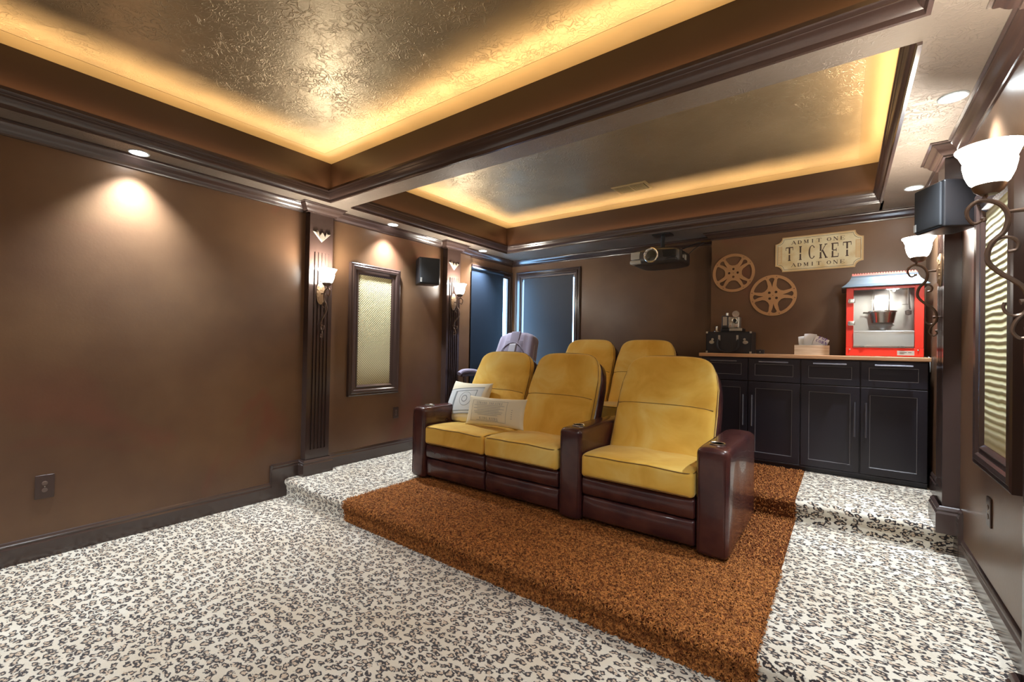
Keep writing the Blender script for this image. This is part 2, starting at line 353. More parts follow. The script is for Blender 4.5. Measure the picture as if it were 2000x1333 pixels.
# ------------------------------------------------------------------ lettering (serif strokes as quads in 2D)
GL = {
 'A': [('d', .08, 0, .5, 1, .05), ('d', .5, 1, .92, 0, .13), ('h', .36, .24, .78), ('s', .08, 0), ('s', .92, 0)],
 'B': [('v', .2), ('a', .45, .74, .27, .24, -90, 90), ('a', .48, .26, .32, .26, -90, 90), ('h', .97, .1, .5), ('h', .5, .2, .5), ('h', .03, .1, .5)],
 'C': [('a', .55, .5, .43, .49, 40, 320)],
 'D': [('v', .2), ('a', .38, .5, .5, .48, -90, 90), ('h', .97, .08, .4), ('h', .03, .08, .4)],
 'E': [('v', .22), ('h', .97, .08, .85), ('h', .5, .22, .65), ('h', .03, .08, .88), ('t', .85, .86), ('t', .88, .14), ('t', .65, .5)],
 'G': [('a', .52, .5, .43, .49, 40, 300), ('v2', .82, .04, .42), ('h', .42, .62, .95)],
 'H': [('v', .18), ('v', .82), ('h', .5, .18, .82), ('s', .18, 0), ('s', .18, 1), ('s', .82, 0), ('s', .82, 1)],
 'I': [('v', .5), ('s', .5, 0), ('s', .5, 1)],
 'K': [('v', .2), ('d', .26, .42, .84, 1, .06), ('d', .40, .58, .88, 0, .14), ('s', .2, 0), ('s', .2, 1), ('s', .82, 1), ('s', .88, 0)],
 'M': [('d', .14, 0, .14, 1, .06), ('d', .16, 1, .5, .12, .13), ('d', .5, .12, .84, 1, .06), ('v', .86), ('s', .14, 0), ('s', .86, 0), ('s', .14, 1), ('s', .86, 1)],
 'N': [('d', .16, 0, .16, 1, .06), ('d', .16, 1, .84, 0, .14), ('d', .84, 0, .84, 1, .06), ('s', .16, 0), ('s', .14, 1), ('s', .84, 1)],
 'O': [('a', .5, .5, .44, .49, 0, 360)],
 'P': [('v', .22), ('a', .42, .73, .36, .25, -90, 90), ('h', .97, .1, .45), ('h', .48, .22, .45), ('s', .22, 0)],
 'R': [('v', .2), ('a', .42, .74, .34, .24, -90, 90), ('h', .97, .1, .45), ('h', .5, .2, .45), ('d', .48, .5, .88, 0, .13), ('s', .2, 0)],
 'S': [('a', .5, .74, .32, .25, 40, 270), ('a', .5, .26, .34, .25, -140, 90)],
 'T': [('v', .5), ('h', .97, .06, .94), ('t', .06, .86), ('t', .94, .86), ('s', .5, 0)],
}
def letters(text, cw, h, gap=0.25, bold=1.0, split=False):
    """returns list of 2D quads, text centred on x, baseline 0; cw = letter width"""
    out = []; tot = sum((cw*(1+gap) if c != ' ' else cw*0.7) for c in text) - cw*gap; x = -tot/2
    def strip(p, q, wd):
        d = Vector((q[0]-p[0], q[1]-p[1])); n = Vector((-d.y, d.x)).normalized()*wd/2
        return [(p[0]+n.x, p[1]+n.y), (q[0]+n.x, q[1]+n.y), (q[0]-n.x, q[1]-n.y), (p[0]-n.x, p[1]-n.y)]
    for c in text:
        if c == ' ': x += cw*0.7; continue
        for g in GL[c]:
            k = g[0]; th = 0.17*cw*bold
            X = lambda u: x+u*cw
            if k == 'v':
                if split:
                    out.append(strip((X(g[1]), 0), (X(g[1]), .44*h), th)); out.append(strip((X(g[1]), .52*h), (X(g[1]), h), th))
                else: out.append(strip((X(g[1]), 0), (X(g[1]), h), th))
            elif k == 'v2': out.append(strip((X(g[1]), g[2]*h), (X(g[1]), g[3]*h), th))
            elif k == 'h': out.append(strip((X(g[2]), g[1]*h), (X(g[3]), g[1]*h), .06*h*bold))
            elif k == 'd': out.append(strip((X(g[1]), g[2]*h), (X(g[3]), g[4]*h), g[5]*cw*1.15*bold))
            elif k == 's': y = g[2]*h + (.025 if g[2] == 0 else -.025)*h; out.append(strip((X(g[1])-.17*cw, y), (X(g[1])+.17*cw, y), .05*h*bold))
            elif k == 't': out.append(strip((X(g[1]), g[2]*h-.10*h), (X(g[1]), g[2]*h+.13*h), .06*cw*bold))
            elif k == 'a':
                n = 14; pts = []
                for i in range(n+1):
                    a = math.radians(g[5]+(g[6]-g[5])*i/n); wd = cw*(.05+.12*abs(math.cos(a)))*bold
                    r0, r1 = (g[3]*cw, g[4]*h)
                    pts.append(((X(g[1])+(r0)*math.cos(a), g[2]*h+r1*math.sin(a)), (X(g[1])+(r0-wd)*math.cos(a), g[2]*h+(r1-max(wd*.8, .05*h))*math.sin(a)), a))
                for i in range(n):
                    if split and abs(math.cos((pts[i][2]+pts[i+1][2])/2)+1) < 0.012: continue
                    out.append([pts[i][0], pts[i+1][0], pts[i+1][1], pts[i][1]])
        x += cw*(1+gap)
    return out
def ink(name, quads, m, fn, parent, thick=0.0012):
    b = MB()
    for i, q in enumerate(quads):
        e = thick + 0.00002*(i % 7)
        t = [fn(a, c_, e) for a, c_ in q]; u = [fn(a, c_, 0) for a, c_ in q]
        b.add(t+u, [(0, 1, 2, 3), (7, 6, 5, 4), (0, 4, 5, 1), (1, 5, 6, 2), (2, 6, 7, 3), (3, 7, 4, 0)])
    return b.build(name, m, parent, smooth=False)

# ================================================================== ROOM SHELL
def arc_profile():
    """(y, z) floor section with two carpeted steps, rounded noses"""
    p = [(YF, 0.0), (0.0, 0.0), (Y1+0.004, 0.0)]
    def nose(y, z):
        r = 0.035
        q = [(y+0.004, z-0.13), (y, z-0.075)]
        for k in range(7):
            a = PI + (-PI/2)*k/6; q.append((y+r-0.012+(r+0.008)*math.cos(a), z-r+r*math.sin(a)))
        return q
    p += nose(Y1, Z1); p += [(2.5, Z1), (Y2+0.004, Z1), (Y2+.004, Z1+.02)]; p += nose(Y2, Z2); p += [(YB+0.1, Z2)]
    return p
AP = arc_profile()
def floor_mesh():
    me = bpy.data.meshes.new('floor'); xs = [XL2-0.12, BX0, BX1, XR+0.12]; s = [0]
    for a, b in zip(AP, AP[1:]): s.append(s[-1]+math.hypot(b[0]-a[0], b[1]-a[1]))
    vs = [(x, y, z) for (y, z) in AP for x in xs]; fs = []; mi = []; uv = []
    for i in range(len(AP)-1):
        for j in range(3):
            fs.append((i*4+j, i*4+j+1, (i+1)*4+j+1, (i+1)*4+j)); mi.append(1 if j == 1 and i > 1 else 0)
            uv += [(xs[j], s[i]), (xs[j+1], s[i]), (xs[j+1], s[i+1]), (xs[j], s[i+1])]
    me.from_pydata(vs, [], fs); me.materials.append(M_leo); me.materials.append(M_brown)
    ul = me.uv_layers.new(name='UVMap')
    for i, q in enumerate(uv): ul.data[i].uv = q
    me.polygons.foreach_set('material_index', mi); me.polygons.foreach_set('use_smooth', [True]*len(fs)); me.set_sharp_from_angle(angle=math.radians(50))
    o = bpy.data.objects.new('floor', me); COL.objects.link(o); return STR(o)
floor = floor_mesh()
# subfloor so that the floor has thickness
b = MB(); b.box(XL2-.12, XR+.12, YF-.12, YB+.12, -0.15, -0.004); STR(b.build('floor_slab', M_dark, floor, smooth=False))
# curly yarn pile of the rust carpet
def pile():
    rng = np.random.default_rng(3); s = [0]
    P = np.array(AP[2:]); seg = np.hypot(*(P[1:]-P[:-1]).T); cum = np.concatenate([[0], np.cumsum(seg)])
    n = 95000; t = rng.random(n)*cum[-1]; near = (t < 1.05) | (rng.random(n) < 0.55); t = t[near]
    extra = rng.random(70000)*1.05; t = np.concatenate([t, extra]); n = len(t)
    k = np.clip(np.searchsorted(cum, t)-1, 0, len(seg)-1); f = (t-cum[k])/seg[k]
    yz = P[k] + (P[k+1]-P[k])*f[:, None]; d = (P[k+1]-P[k])/seg[k][:, None]; nrm = np.stack([-d[:, 1], d[:, 0]], 1)
    x = BX0 + rng.random(n)*(BX1-BX0)
    keep = ~((yz[:, 0] > 2.95) & (yz[:, 0] < 3.8) & (x > -3.2) & (x < -0.55)) & (yz[:, 0] < 4.83)
    x, yz, d, nrm = x[keep], yz[keep], d[keep], nrm[keep]; n = len(x)
    B = np.stack([x, yz[:, 0], yz[:, 1]], 1); T = np.stack([np.zeros(n), d[:, 0], d[:, 1]], 1); Nn = np.stack([np.zeros(n), nrm[:, 0], nrm[:, 1]], 1); X = np.tile([1., 0, 0], (n, 1))
    a = rng.random(n)*2*PI; dirv = X*np.cos(a)[:, None] + T*np.sin(a)[:, None]; sd = -X*np.sin(a)[:, None] + T*np.cos(a)[:, None]
    ln = (0.014+0.014*rng.random(n))[:, None]; hh = (0.008+0.008*rng.random(n))[:, None]; wd = (0.0016+0.0010*rng.random(n))[:, None]; cv = (rng.random(n)-.5)[:, None]*0.008
    pts = [B, B+Nn*hh*.9+dirv*ln*.35+sd*cv, B+Nn*hh+dirv*ln*.75+sd*cv*1.6, B+Nn*hh*.55+dirv*ln]
    V = np.empty((n, 8, 3))
    for i, p in enumerate(pts): V[:, 2*i] = p-sd*wd+Nn*0.0008; V[:, 2*i+1] = p+sd*wd
    V = V.reshape(-1, 3); base = (np.arange(n)*8)[:, None]
    Fq = np.concatenate([base+np.array([[0, 1, 3, 2]]), base+np.array([[2, 3, 5, 4]]), base+np.array([[4, 5, 7, 6]])], 1).reshape(-1)
    me = bpy.data.meshes.new('carpet_pile'); me.vertices.add(len(V)); me.vertices.foreach_set('co', V.ravel()); me.loops.add(len(Fq)); me.loops.foreach_set('vertex_index', Fq.astype(np.int32))
    me.polygons.add(len(Fq)//4); me.polygons.foreach_set('loop_start', np.arange(0, len(Fq), 4, dtype=np.int32)); me.update(calc_edges=True); me.materials.append(M_pile)
    o = bpy.data.objects.new('carpet_pile', me); COL.objects.link(o)
    return tag(o, 'curly rust brown carpet pile covering the middle of both seating platforms', 'carpet', kind='stuff')
pile()

def wall(name, *boxes):
    b = MB()
    for q in boxes: b.box(*q)
    return STR(b.build(name, M_wall, smooth=False))
WZ0, WZ1 = 0.95, 2.42     # window openings
W2Y = (4.70, 5.425); W1X = (-3.935, -3.04)
wall('wall_left', (XL-.3, XL, YF, 4.53, -.1, ZC), (XL2-.03, XL2, 4.53, W2Y[0], -.1, ZC), (XL2-.03, XL2, W2Y[1], YB, -.1, ZC), (XL2-.03, XL2, W2Y[0], W2Y[1], -.1, WZ0), (XL2-.03, XL2, W2Y[0], W2Y[1], WZ1, ZC))
wall('wall_right', (XR, XR+.2, YF, YB+.1, -.1, ZC))
wall('wall_back', (XL2-.03, W1X[0], YB, YB+.1, -.1, ZC), (W1X[1], XR+.2, YB, YB+.1, -.1, ZC), (W1X[0], W1X[1], YB, YB+.1, -.1, WZ0), (W1X[0], W1X[1], YB, YB+.1, WZ1, ZC))
wall('wall_alcove', (-1.195, XR, YC, YB, Z2-.05, ZS))
wall('wall_front', (XL2-.15, XR+.2, YF-.1, YF, -.1, ZC))
# ceiling: top slab, smooth border, dropped soffit boxes with dark inner faces
b = MB()
b.box(XL2-.2, XR+.2, YF-.1, YB+.1, ZC, ZC+.08, 0)
for (x0, x1, y0, y1) in (T1, T2):
    g = 0.16; z = ZC-0.0015
    for q in ((x0, x1, y0, y0+g), (x0, x1, y1-g, y1), (x0, x0+g, y0+g, y1-g), (x1-g, x1, y0+g, y1-g)): b.box(q[0], q[1], q[2], q[3], z, ZC+.01, 1)
def drop(x0, x1, y0, y1):
    o = len(b.f); b.box(x0, x1, y0, y1, ZS, ZC+.02, 3); b.m[o] = 2
drop(XL2-.2, T1[0], YF, YB+.05); drop(T1[1], XR+.1, YF, YB+.05)
drop(T1[0], T1[1], YF, T1[2]); drop(T1[0], T1[1], T1[3], T2[2]); drop(T2[0]-.02, T2[1]+.02, T2[3], YB+.05)
STR(b.build('ceiling', [M_ceil, M_ceilb, M_soff, M_face], smooth=False))

# ------------------------------------------------------------------ mouldings
def crown_prof(z):   # (offset from wall, z)
    h = [(0, -.082), (.010, -.080), (.012, -.070), (.020, -.064), (.030, -.058), (.040, -.046), (.050, -.030), (.062, -.022), (.066, -.018), (.068, -.010), (.080, -.006), (.080, 0), (0, 0)]
    return [(o, z+q) for o, q in h]
PW, PD = 0.235, 0.08                                   # pilaster width, depth
PY = {'left': (2.325, 4.13), 'right': (2.165, 3.95)}
CR = 0.03                                               # crown steps out over pilasters
pathL = [(XL, YF)]
for yc in PY['left']:
    pathL += [(XL, yc-PW/2-.02), (XL+PD, yc-PW/2-.02), (XL+PD, yc+PW/2+.02), (XL, yc+PW/2+.02)]
pathL += [(XL, 4.53), (XL2, 4.53), (XL2, YB)]
b = MB(); b.sweep(pathL, crown_prof(ZS), side=-1); STR(b.build('trim_1', M_trim, angle=28))
pathR = [(XR, YF)]
for yc in PY['right']:
    pathR += [(XR, yc-PW/2-.02), (XR-PD, yc-PW/2-.02), (XR-PD, yc+PW/2+.02), (XR, yc+PW/2+.02)]
pathR += [(XR, YC)]
b = MB(); b.sweep(pathR, crown_prof(ZS), side=1); STR(b.build('trim_2', M_trim, angle=28))
b = MB(); b.sweep([(XL2, YB), (-1.195, YB), (-1.195, YC), (XR, YC)], crown_prof(ZS), side=-1); STR(b.build('trim_3', M_trim, angle=28))
def cove_prof(z):
    h = [(-.006, -.002), (-.006, -.014), (.010, -.014), (.014, -.004), (.016, .006), (.024, .012), (.034, .024), (.040, .040), (.046, .052), (.050, .064), (.056, .070), (.056, .090), (.046, .090), (.046, .050), (.030, .030), (.004, .024)]
    return [(o, z+q) for o, q in h]
b = MB(); b.sweep([(T1[0], T1[2]), (T1[1], T1[2]), (T1[1], T1[3]), (T1[0], T1[3])], cove_prof(ZS), closed=True, side=1); STR(b.build('trim_4', M_trim, angle=28))
b = MB(); b.sweep([(T2[1], T2[2]), (T2[1], T2[3]), (T2[0], T2[3]), (T2[0], T2[2])], cove_prof(ZS), side=1); STR(b.build('trim_5', M_trim, angle=28))
# warm rope lights lying in the ledges behind the mouldings
def rope(x0, x1, y0, y1, label, front=True):
    i = 0.026; z = ZS+.046
    pts = [(x1-i, y0+i, z), (x1-i, y1-i, z), (x0+i, y1-i, z), (x0+i, y0+i, z)]
    r = MB(); r.tube(pts, 0.006, 6, closed=front); o = r.build('rope_light', M_rope); tag(o, label, 'rope light')
    t = .45
    for k, (cx, cy, lx, ly, rot) in enumerate((((x0+x1)/2, y1-i, x1-x0-.1, .012, (PI+t, 0, 0)), (x0+i, (y0+y1)/2, .012, y1-y0-.1, (0, PI+t, 0)), (x1-i, (y0+y1)/2, .012, y1-y0-.1, (0, PI-t, 0)), ((x0+x1)/2, y0+i, x1-x0-.1, .012, (PI-t, 0, 0)))):
        if k == 3 and not front: continue
        light('cove_glow', 'AREA', (cx, cy, z+.030), COVE_W*max(lx, ly)/4, WARM, rot=rot, shape='RECTANGLE', size=lx, size_y=ly, spread=math.radians(150))
rope(*T1, 'warm rope light hidden behind the moulding of the large front ceiling tray')
rope(*T2, 'warm rope light hidden behind the moulding of the rear ceiling tray', front=False)
# baseboards
def base_prof(z):
    h = [(0, -.02), (.020, -.02), (.020, .100), (.016, .106), (.012, .112), (.014, .122), (.010, .132), (.004, .140), (0, .144)]
    return [(o, z+q) for o, q in h]
def baseboard(name, pieces, side):
    b = MB()
    for path, z in pieces: b.sweep(path, base_prof(z), side=side)
    return b
PB = 0.012
def pil_path(x, s, yc, y0, y1):
    return [(x, y0), (x, yc-PW/2-PB), (x+s*(PD+PB), yc-PW/2-PB), (x+s*(PD+PB), yc+PW/2+PB), (x, yc+PW/2+PB), (x, y1)]
yl1, yl2 = PY['left']; yr1, yr2 = PY['right']
bl = baseboard('', [([(XL, YF), (XL, 1.96)], 0), (pil_path(XL, 1, yl1, 1.94, 3.74), Z1), (pil_path(XL, 1, yl2, 3.74, 4.53)+[(XL2, 4.53), (XL2, YB)], Z2)], -1)
bl.box(XL, XL+.0212, 1.938, Y1+.05, 0.0, Z1+.07); bl.box(XL, XL+.0165, 1.928, 1.950, .12, Z1+.135)
bl.box(XL, XL+.0212, 3.742, Y2+.05, Z1, Z2+.07)
STR(bl.build('baseboard_left', M_trim, angle=28))
br = baseboard('', [([(XR, YF), (XR, 1.96)], 0), (pil_path(XR, -1, yr1, 1.94, 3.74), Z1), (pil_path(XR, -1, yr2, 3.74, YC), Z2)], 1)
br.box(XR-.0212, XR, 1.938, Y1+.05, 0.0, Z1+.07); br.box(XR-.0212, XR, 3.742, Y2+.05, Z1, Z2+.07); br.box(XR-.0165, XR, 3.732, 3.755, Z1+.1, Z2+.135)
STR(br.build('baseboard_right', M_trim, angle=28))
b = MB(); b.sweep([(XL2, YB), (-1.195, YB), (-1.195, YC), (XR, YC)], base_prof(Z2), side=-1); STR(b.build('baseboard_back', M_trim, angle=28))

# pilasters (shaft with sunk flutes) and their winged ornaments
def pilaster(idx, x, s, yc, z0):
    r = empty('trim_%d' % idx, (x, yc, z0)); STR(r); b = MB(); H = ZS-.082-z0; z1f, z2f = 0.235, H-.36; h = PW/2; d = PD*s
    def P(y, z, dd): return (dd, y, z)
    fl = 0.012; nfl = 5; margin = 0.03; pitch = (PW-2*margin)/nfl; fw = pitch*0.62
    ys = [-h]; 
    for k in range(nfl): c = -h+margin+pitch*(k+.5); ys += [c-fw/2, c+fw/2]
    ys.append(h)
    # plain lower and upper front, sides, flutes
    b.box(min(0, d), max(0, d), -h, h, 0, z1f); b.box(min(0, d), max(0, d), -h, h, z2f, H)
    din = d-s*fl; b.box(min(0, din), max(0, din), -h, h, z1f, z2f)
    for k in range(0, len(ys), 2): b.box(min(din, d), max(din, d), ys[k], ys[k+1], z1f, z2f)
    b.build('shaft', M_trim, r, smooth=False)
    o = MB(); zc = H-.20
    def slab(pts):
        n = len(pts); a = [(d, y, zc+z) for y, z in pts]; t = [(d+s*.014, y*.86, zc+z*.86) for y, z in pts]
        o.add(a+t, [tuple(range(n)), tuple(range(2*n-1, n-1, -1))]+[(i, (i+1) % n, (i+1) % n+n, i+n) for i in range(n)])
    slab([(0, -.062), (.036, -.012), (0, .036), (-.036, -.012)]); slab([(.010, -.052), (.090, .030), (.056, .026), (.050, .046), (.034, -.006)]); slab([(-.010, -.052), (-.090, .030), (-.056, .026), (-.050, .046), (-.034, -.006)])
    o.build('ornament', M_silver, r, smooth=False)
    return r
pilaster(6, XL, 1, yl1, Z1); pilaster(7, XL, 1, yl2, Z2); pilaster(8, XR, -1, yr1, Z1); pilaster(9, XR, -1, yr2, Z2)

# ------------------------------------------------------------------ windows and their roller shades
fprof = [(0, 0), (0, .022), (.012, .026), (.020, .018), (.040, .018), (.048, .030), (.070, .030), (.080, .016), (.100, .010), (.104, 0)]
w1 = empty('window_1', ((W1X[0]+W1X[1])/2, YB, WZ0)); STR(w1)
b = MB(); b.frame(fprof, W1X[0]-.098, W1X[1]+.104, WZ0-.104, WZ1+.104, lambda a, c, d: (a, YB-d, c)); o = b.build('casing', M_trim, w1, angle=28); o.matrix_parent_inverse = Matrix.Translation(-w1.location)
b = MB(); b.frame([(0, 0), (0, .03), (.008, .03), (.008, 0)], W1X[0], W1X[1], WZ0, WZ1, lambda a, c, d: (a, YB+.06+d, c)); o = b.build('sash', M_trim, w1, smooth=False); o.matrix_parent_inverse = Matrix.Translation(-w1.location)
b = MB(); b.box(W1X[0]+.01, W1X[1]-.01, YB+.072, YB+.076, WZ0+.01, WZ1-.01); o = b.build('pane', M_thin, w1, smooth=False); o.matrix_parent_inverse = Matrix.Translation(-w1.location)
w2 = empty('window_2', (XL2, sum(W2Y)/2, WZ0)); STR(w2)
b = MB(); b.frame(fprof, W2Y[0]-.104, W2Y[1]+.104, WZ0-.104, WZ1+.104, lambda a, c, d: (XL2+d*.8, a, c)); o = b.build('casing', M_trim, w2, angle=28); o.matrix_parent_inverse = Matrix.Translation(-w2.location)
b = MB(); b.box(XL2-.02, XL2-.016, W2Y[0], W2Y[1], WZ0, WZ1); o = b.build('pane', M_thin, w2, smooth=False); o.matrix_parent_inverse = Matrix.Translation(-w2.location)
def shade1():
    r = empty('roller_shade', ((W1X[0]+W1X[1])/2, YB+.02, WZ1-.014), 0, 'slate grey roller shade pulled down over the back wall window beside the lavender chair', 'window shade')
    hw = (W1X[1]-W1X[0])/2
    b = MB(); b.tube([(-hw+.02, 0, 0), (hw-.02, 0, 0)], .020, 14); b.build('roller_tube', M_tube, r)
    b = MB(); b.box(-hw+.036, hw-.018, -.022, -.0195, -1.46, 0.012); b.build('shade_cloth', M_shadecloth, r, smooth=False)
    b = MB(); b.box(-hw+.028, hw-.026, -.028, -.014, -1.475, -1.455); b.build('hem_bar', M_tube, r, smooth=False)
    for sx in (-1, 1):
        b = MB(); b.box(sx*(hw-.001)-.012*(sx > 0), sx*(hw-.001)+.012*(sx < 0), -.018, .018, -.022, .028); b.build('bracket', M_tube, r, smooth=False)
shade1()
r = empty('roller_shade', (XL2+.045, 4.945, 2.46), 0, 'wide navy roller shade on the left wall beyond the second fluted pilaster', 'window shade')
b = MB(); b.tube([(0, -.385, 0), (0, .305, 0)], .018, 12); b.build('roller_tube', M_navy, r)
b = MB(); b.box(.000, .003, -.395, .312, -1.66, 0.02); b.build('shade_cloth', M_navy, r, smooth=False)

# ------------------------------------------------------------------ downlights
def downlight(x, y, label, grp, front=False):
    r = empty('recessed_downlight', (x, y, ZS), 0, label, 'ceiling light', grp)
    b = MB(); b.lathe([(.060, 0), (.060, -.004), (.056, -.006), (.050, -.004), (.048, .002)], n=28); b.build('trim_ring', M_dlring, r)
    b = MB(); b.lathe([(0.0001, -.0022), (.047, -.0018), (.048, -.0005)], n=28); b.build('lens', M_lens, r)
    light('downlight_beam', 'SPOT', (0, 0, -.012), DOWN_FRONT_W if front else DOWN_W, COOL, r, spot_size=math.radians(150 if front else 96), spot_blend=0.75 if front else 1.0, shadow_soft_size=.03)
    return r
G = 'recessed downlights in the bronze soffit'
downlight(-3.95, .926, 'recessed downlight in the soffit over the long blank left wall', G)
downlight(-3.95, 3.11, 'recessed downlight in the soffit above the framed gold panel on the left wall', G)
downlight(-3.985, 4.66, 'recessed downlight in the left soffit just past the second fluted pilaster', G)
downlight(.432, 4.675, 'small recessed downlight in the soffit near the cabinet wall, beside the right speaker', G)
downlight(.432, 3.12, 'large bright recessed downlight in the right soffit above the near sconce', G)
for (x, y, wh) in ((-3.965, -1.2, 'far front of the left soffit, unseen, added as fill light'), (.432, -.9, 'far front of the right soffit, unseen, added as fill light'), (.432, .95, 'right soffit above the camera'), (-2.4, -2.2, 'front soffit nearer the left wall, unseen, added as fill light'), (-1.0, -2.2, 'front soffit nearer the right wall, unseen, added as fill light')):
    downlight(x, y, 'recessed downlight in the '+wh, G+' at the front of the room', True)  # unseen fill added behind the camera; the one above it mirrors the left soffit

# ------------------------------------------------------------------ sconces
SC = [(.098, -.022), (.120, -.033), (.137, -.007), (.135, .022), (.107, .044), (.063, .028), (.041, -.015), (.049, -.068), (.079, -.107), (.088, -.160), (.061, -.203), (.009, -.252), (-.006, -.299), (-.002, -.334), (.021, -.368), (.029, -.403), (.010, -.425), (-.008, -.410), (-.003, -.392)]
C2 = [(.079, -.107), (.066, -.094), (.050, -.087), (.028, -.094), (.017, -.112), (.022, -.132), (.040, -.137)]
C3 = [(-.002, -.334), (.010, -.346), (.026, -.350), (.043, -.340), (.050, -.322), (.047, -.306)]
def smooth_pts(P, n=4):
    out = []; P = [Vector(p) for p in P]
    for i in range(len(P)-1):
        a, b_, c_, d_ = P[max(i-1, 0)], P[i], P[i+1], P[min(i+2, len(P)-1)]
        for k in range(n):
            t = k/n; out.append(0.5*((2*b_)+(c_-a)*t+(2*a-5*b_+4*c_-d_)*t*t+(3*b_-a-3*c_+d_)*t**3))
    out.append(P[-1]); return out
def make_sconce():
    r = empty('wall_sconce', (0, 0, 0)); D = lambda q: (q[0]+.022, 0, q[1])
    b = MB(); prof = [(.056, 0), (.056, .006), (.044, .014), (.030, .018), (.0001, .022)]
    b.lathe(prof, n=28, axis='X'); b.v = [(x, y*0.78, z*1.9) for x, y, z in b.v]
    for k in range(14):
        a = 2*PI*k/14; c = (0.008, .034*math.cos(a), .078*math.sin(a)); b.lathe([(.010, 0), (.008, .007), (.0001, .010)], c, 8, 'X')
    b.build('back_plate', M_plate, r)
    b = MB(); P = smooth_pts([D(q) for q in SC]); m = len(P); b.tube(P, [.0045+.0035*math.sin(PI*min(1, i/m*1.1)) for i in range(m)], 8)
    b.lathe([(.0001, -.009), (.008, -.005), (.008, .005), (.0001, .009)], D(SC[0]), 10); b.lathe([(.0001, -.008), (.007, -.004), (.007, .004), (.0001, .008)], D(SC[-1]), 10)
    P = smooth_pts([D(q) for q in C2]); b.tube(P, .0055, 8); P = smooth_pts([D(q) for q in C3]); b.tube(P, .005, 8)
    b.tube([(0.012, 0, -.003), (.065, 0, -.003)], [.008, .005], 8)
    b.tube([(0, 0, -.303), (.022, 0, -.303), (.034, 0, -.306)], [.006, .007, .010], 8)
    b.tube([D((.098, .046)), D((.088, .075))], .006, 8)
    b.build('scroll_arm', M_iron, r)
    c = (.107, 0, 0)
    b = MB(); b.lathe([(.0001, .060), (.022, .062), (.036, .074), (.044, .092), (.040, .094), (.0001, .080)], c, 20); b.build('shade_holder', M_iron, r)
    b = MB(); b.lathe([(.036, .090), (.050, .105), (.060, .130), (.066, .160), (.067, .172), (.064, .176), (.070, .190), (.077, .208), (.085, .218), (.086, .222), (.082, .220), (.074, .206), (.062, .180), (.056, .135), (.034, .095)], c, 32); b.build('glass_shade', M_shade, r)
    light('bulb_light', 'POINT', (c[0], 0, .215), SCONCE_W, SOFT, r, shadow_soft_size=.05)
    return r
sc = make_sconce(); G = 'scrolled wall sconces on the fluted pilasters'
for i, (x, y, z, rz, lb) in enumerate(((XL+PD, yl1, 1.87, 0, 'scrolled iron sconce with lit bell glass on the pilaster left of the framed panel'),
    (XL+PD, yl2, 1.95, 0, 'scrolled iron sconce with lit bell glass on the second left pilaster, beside the navy shade'),
    (XR-PD, yr2, 1.94, PI, 'scrolled iron sconce with lit bell glass on the right pilaster beside the popcorn machine'),
    (XR-PD, yr1, 1.88, PI, 'large scrolled iron sconce nearest the camera, at the right edge of the photo'))):
    o = sc if i == 0 else copy_tree(sc)
    o.location = (x, y, z); o.rotation_euler.z = rz; tag(o, lb, 'wall light', G)

# ------------------------------------------------------------------ framed panels, wall speakers, outlets
def framed(x, s, y0, y1, z0, z1, m, label):
    r = empty('framed_panel', (x, (y0+y1)/2, z0), 0, label, 'framed panel', 'framed gold panels facing each other on the side walls')
    pr = [(0, 0), (0, .034), (.010, .040), (.024, .036), (.034, .044), (.056, .040), (.066, .030), (.086, .026), (.094, .030), (.104, .022), (.116, .012), (.116, 0)]
    b = MB(); b.frame(pr, y0-(y0+y1)/2, y1-(y0+y1)/2, 0, z1-z0, lambda a, c, d: (s*d, a, c)); b.build('frame', M_trim, r, angle=28)
    hw = (y1-y0)/2-.112; b = MB(); b.rbox(*sorted((0, s*.016)), -hw, hw, .112, z1-z0-.112, .004, 6); b.build('fabric_panel', m, r)
    return r
framed(XL, 1, 2.675, 3.315, .852, 2.235, M_weave, 'tall dark framed panel of gold diamond weave on the left wall')
framed(XR, -1, 2.63, 3.285, .842, 2.22, M_ribbed, 'tall dark framed panel of ribbed gold fabric on the right wall')
def speaker(loc, rz, label, s=1.0):
    r = empty('wall_speaker', loc, rz, label, 'speaker', 'black surround speakers on the side walls'); r.scale = (s, s, s)
    def wp(p): k = 1-.16*max(0, (p[1]+.0)/.2); return np.array([p[0]*k, p[1], p[2]*(1-.06*max(0, p[1]/.2))])
    b = MB(); b.rbox(-.125, .125, -.10, .13, -.155, .155, .014, 5, wp); b.build('cabinet', M_black, r)
    b = MB(); b.rbox(-.113, .113, -.114, -.098, -.143, .143, .010, 5); b.build('grille', M_grille, r)
    b = MB(); b.box(-.112, -.092, -.1165, -.1135, -.135, -.085); b.build('badge', M_silverp, r, smooth=False)
    b = MB(); b.box(-.02, .02, .11, .175, -.03, .03); b.build('bracket', M_black, r, smooth=False)
    return r
speaker((XL+.145, 3.62, 2.255), math.radians(62), 'black box speaker on the left wall between the framed panel and second pilaster')
speaker((XR-.115, 3.52, 2.235), math.radians(-62), 'black box speaker high on the right wall behind the near sconce', .86)
def outlet(x, s, y, z, label, w_=.078, h_=.125):
    r = empty('wall_outlet', (x, y, z), 0, label, 'outlet', 'bronze outlet covers')
    b = MB(); b.rbox(*sorted((0, s*.007)), -w_/2, w_/2, -h_/2, h_/2, .004, 3); b.build('cover_plate', M_outlet, r)
    for zz in (-.022, .022):
        b = MB(); b.lathe([(.0001, 0.0095*s), (.013, .0095*s), (.0145, .006*s)], (0, 0, zz), 16, 'X'); q = b.build('socket', M_outin, r)
    b = MB(); b.lathe([(.0001, .009*s), (.003, .009*s), (.004, .0065*s)], (0, 0, 0), 8, 'X'); b.build('screw', M_nickel, r)
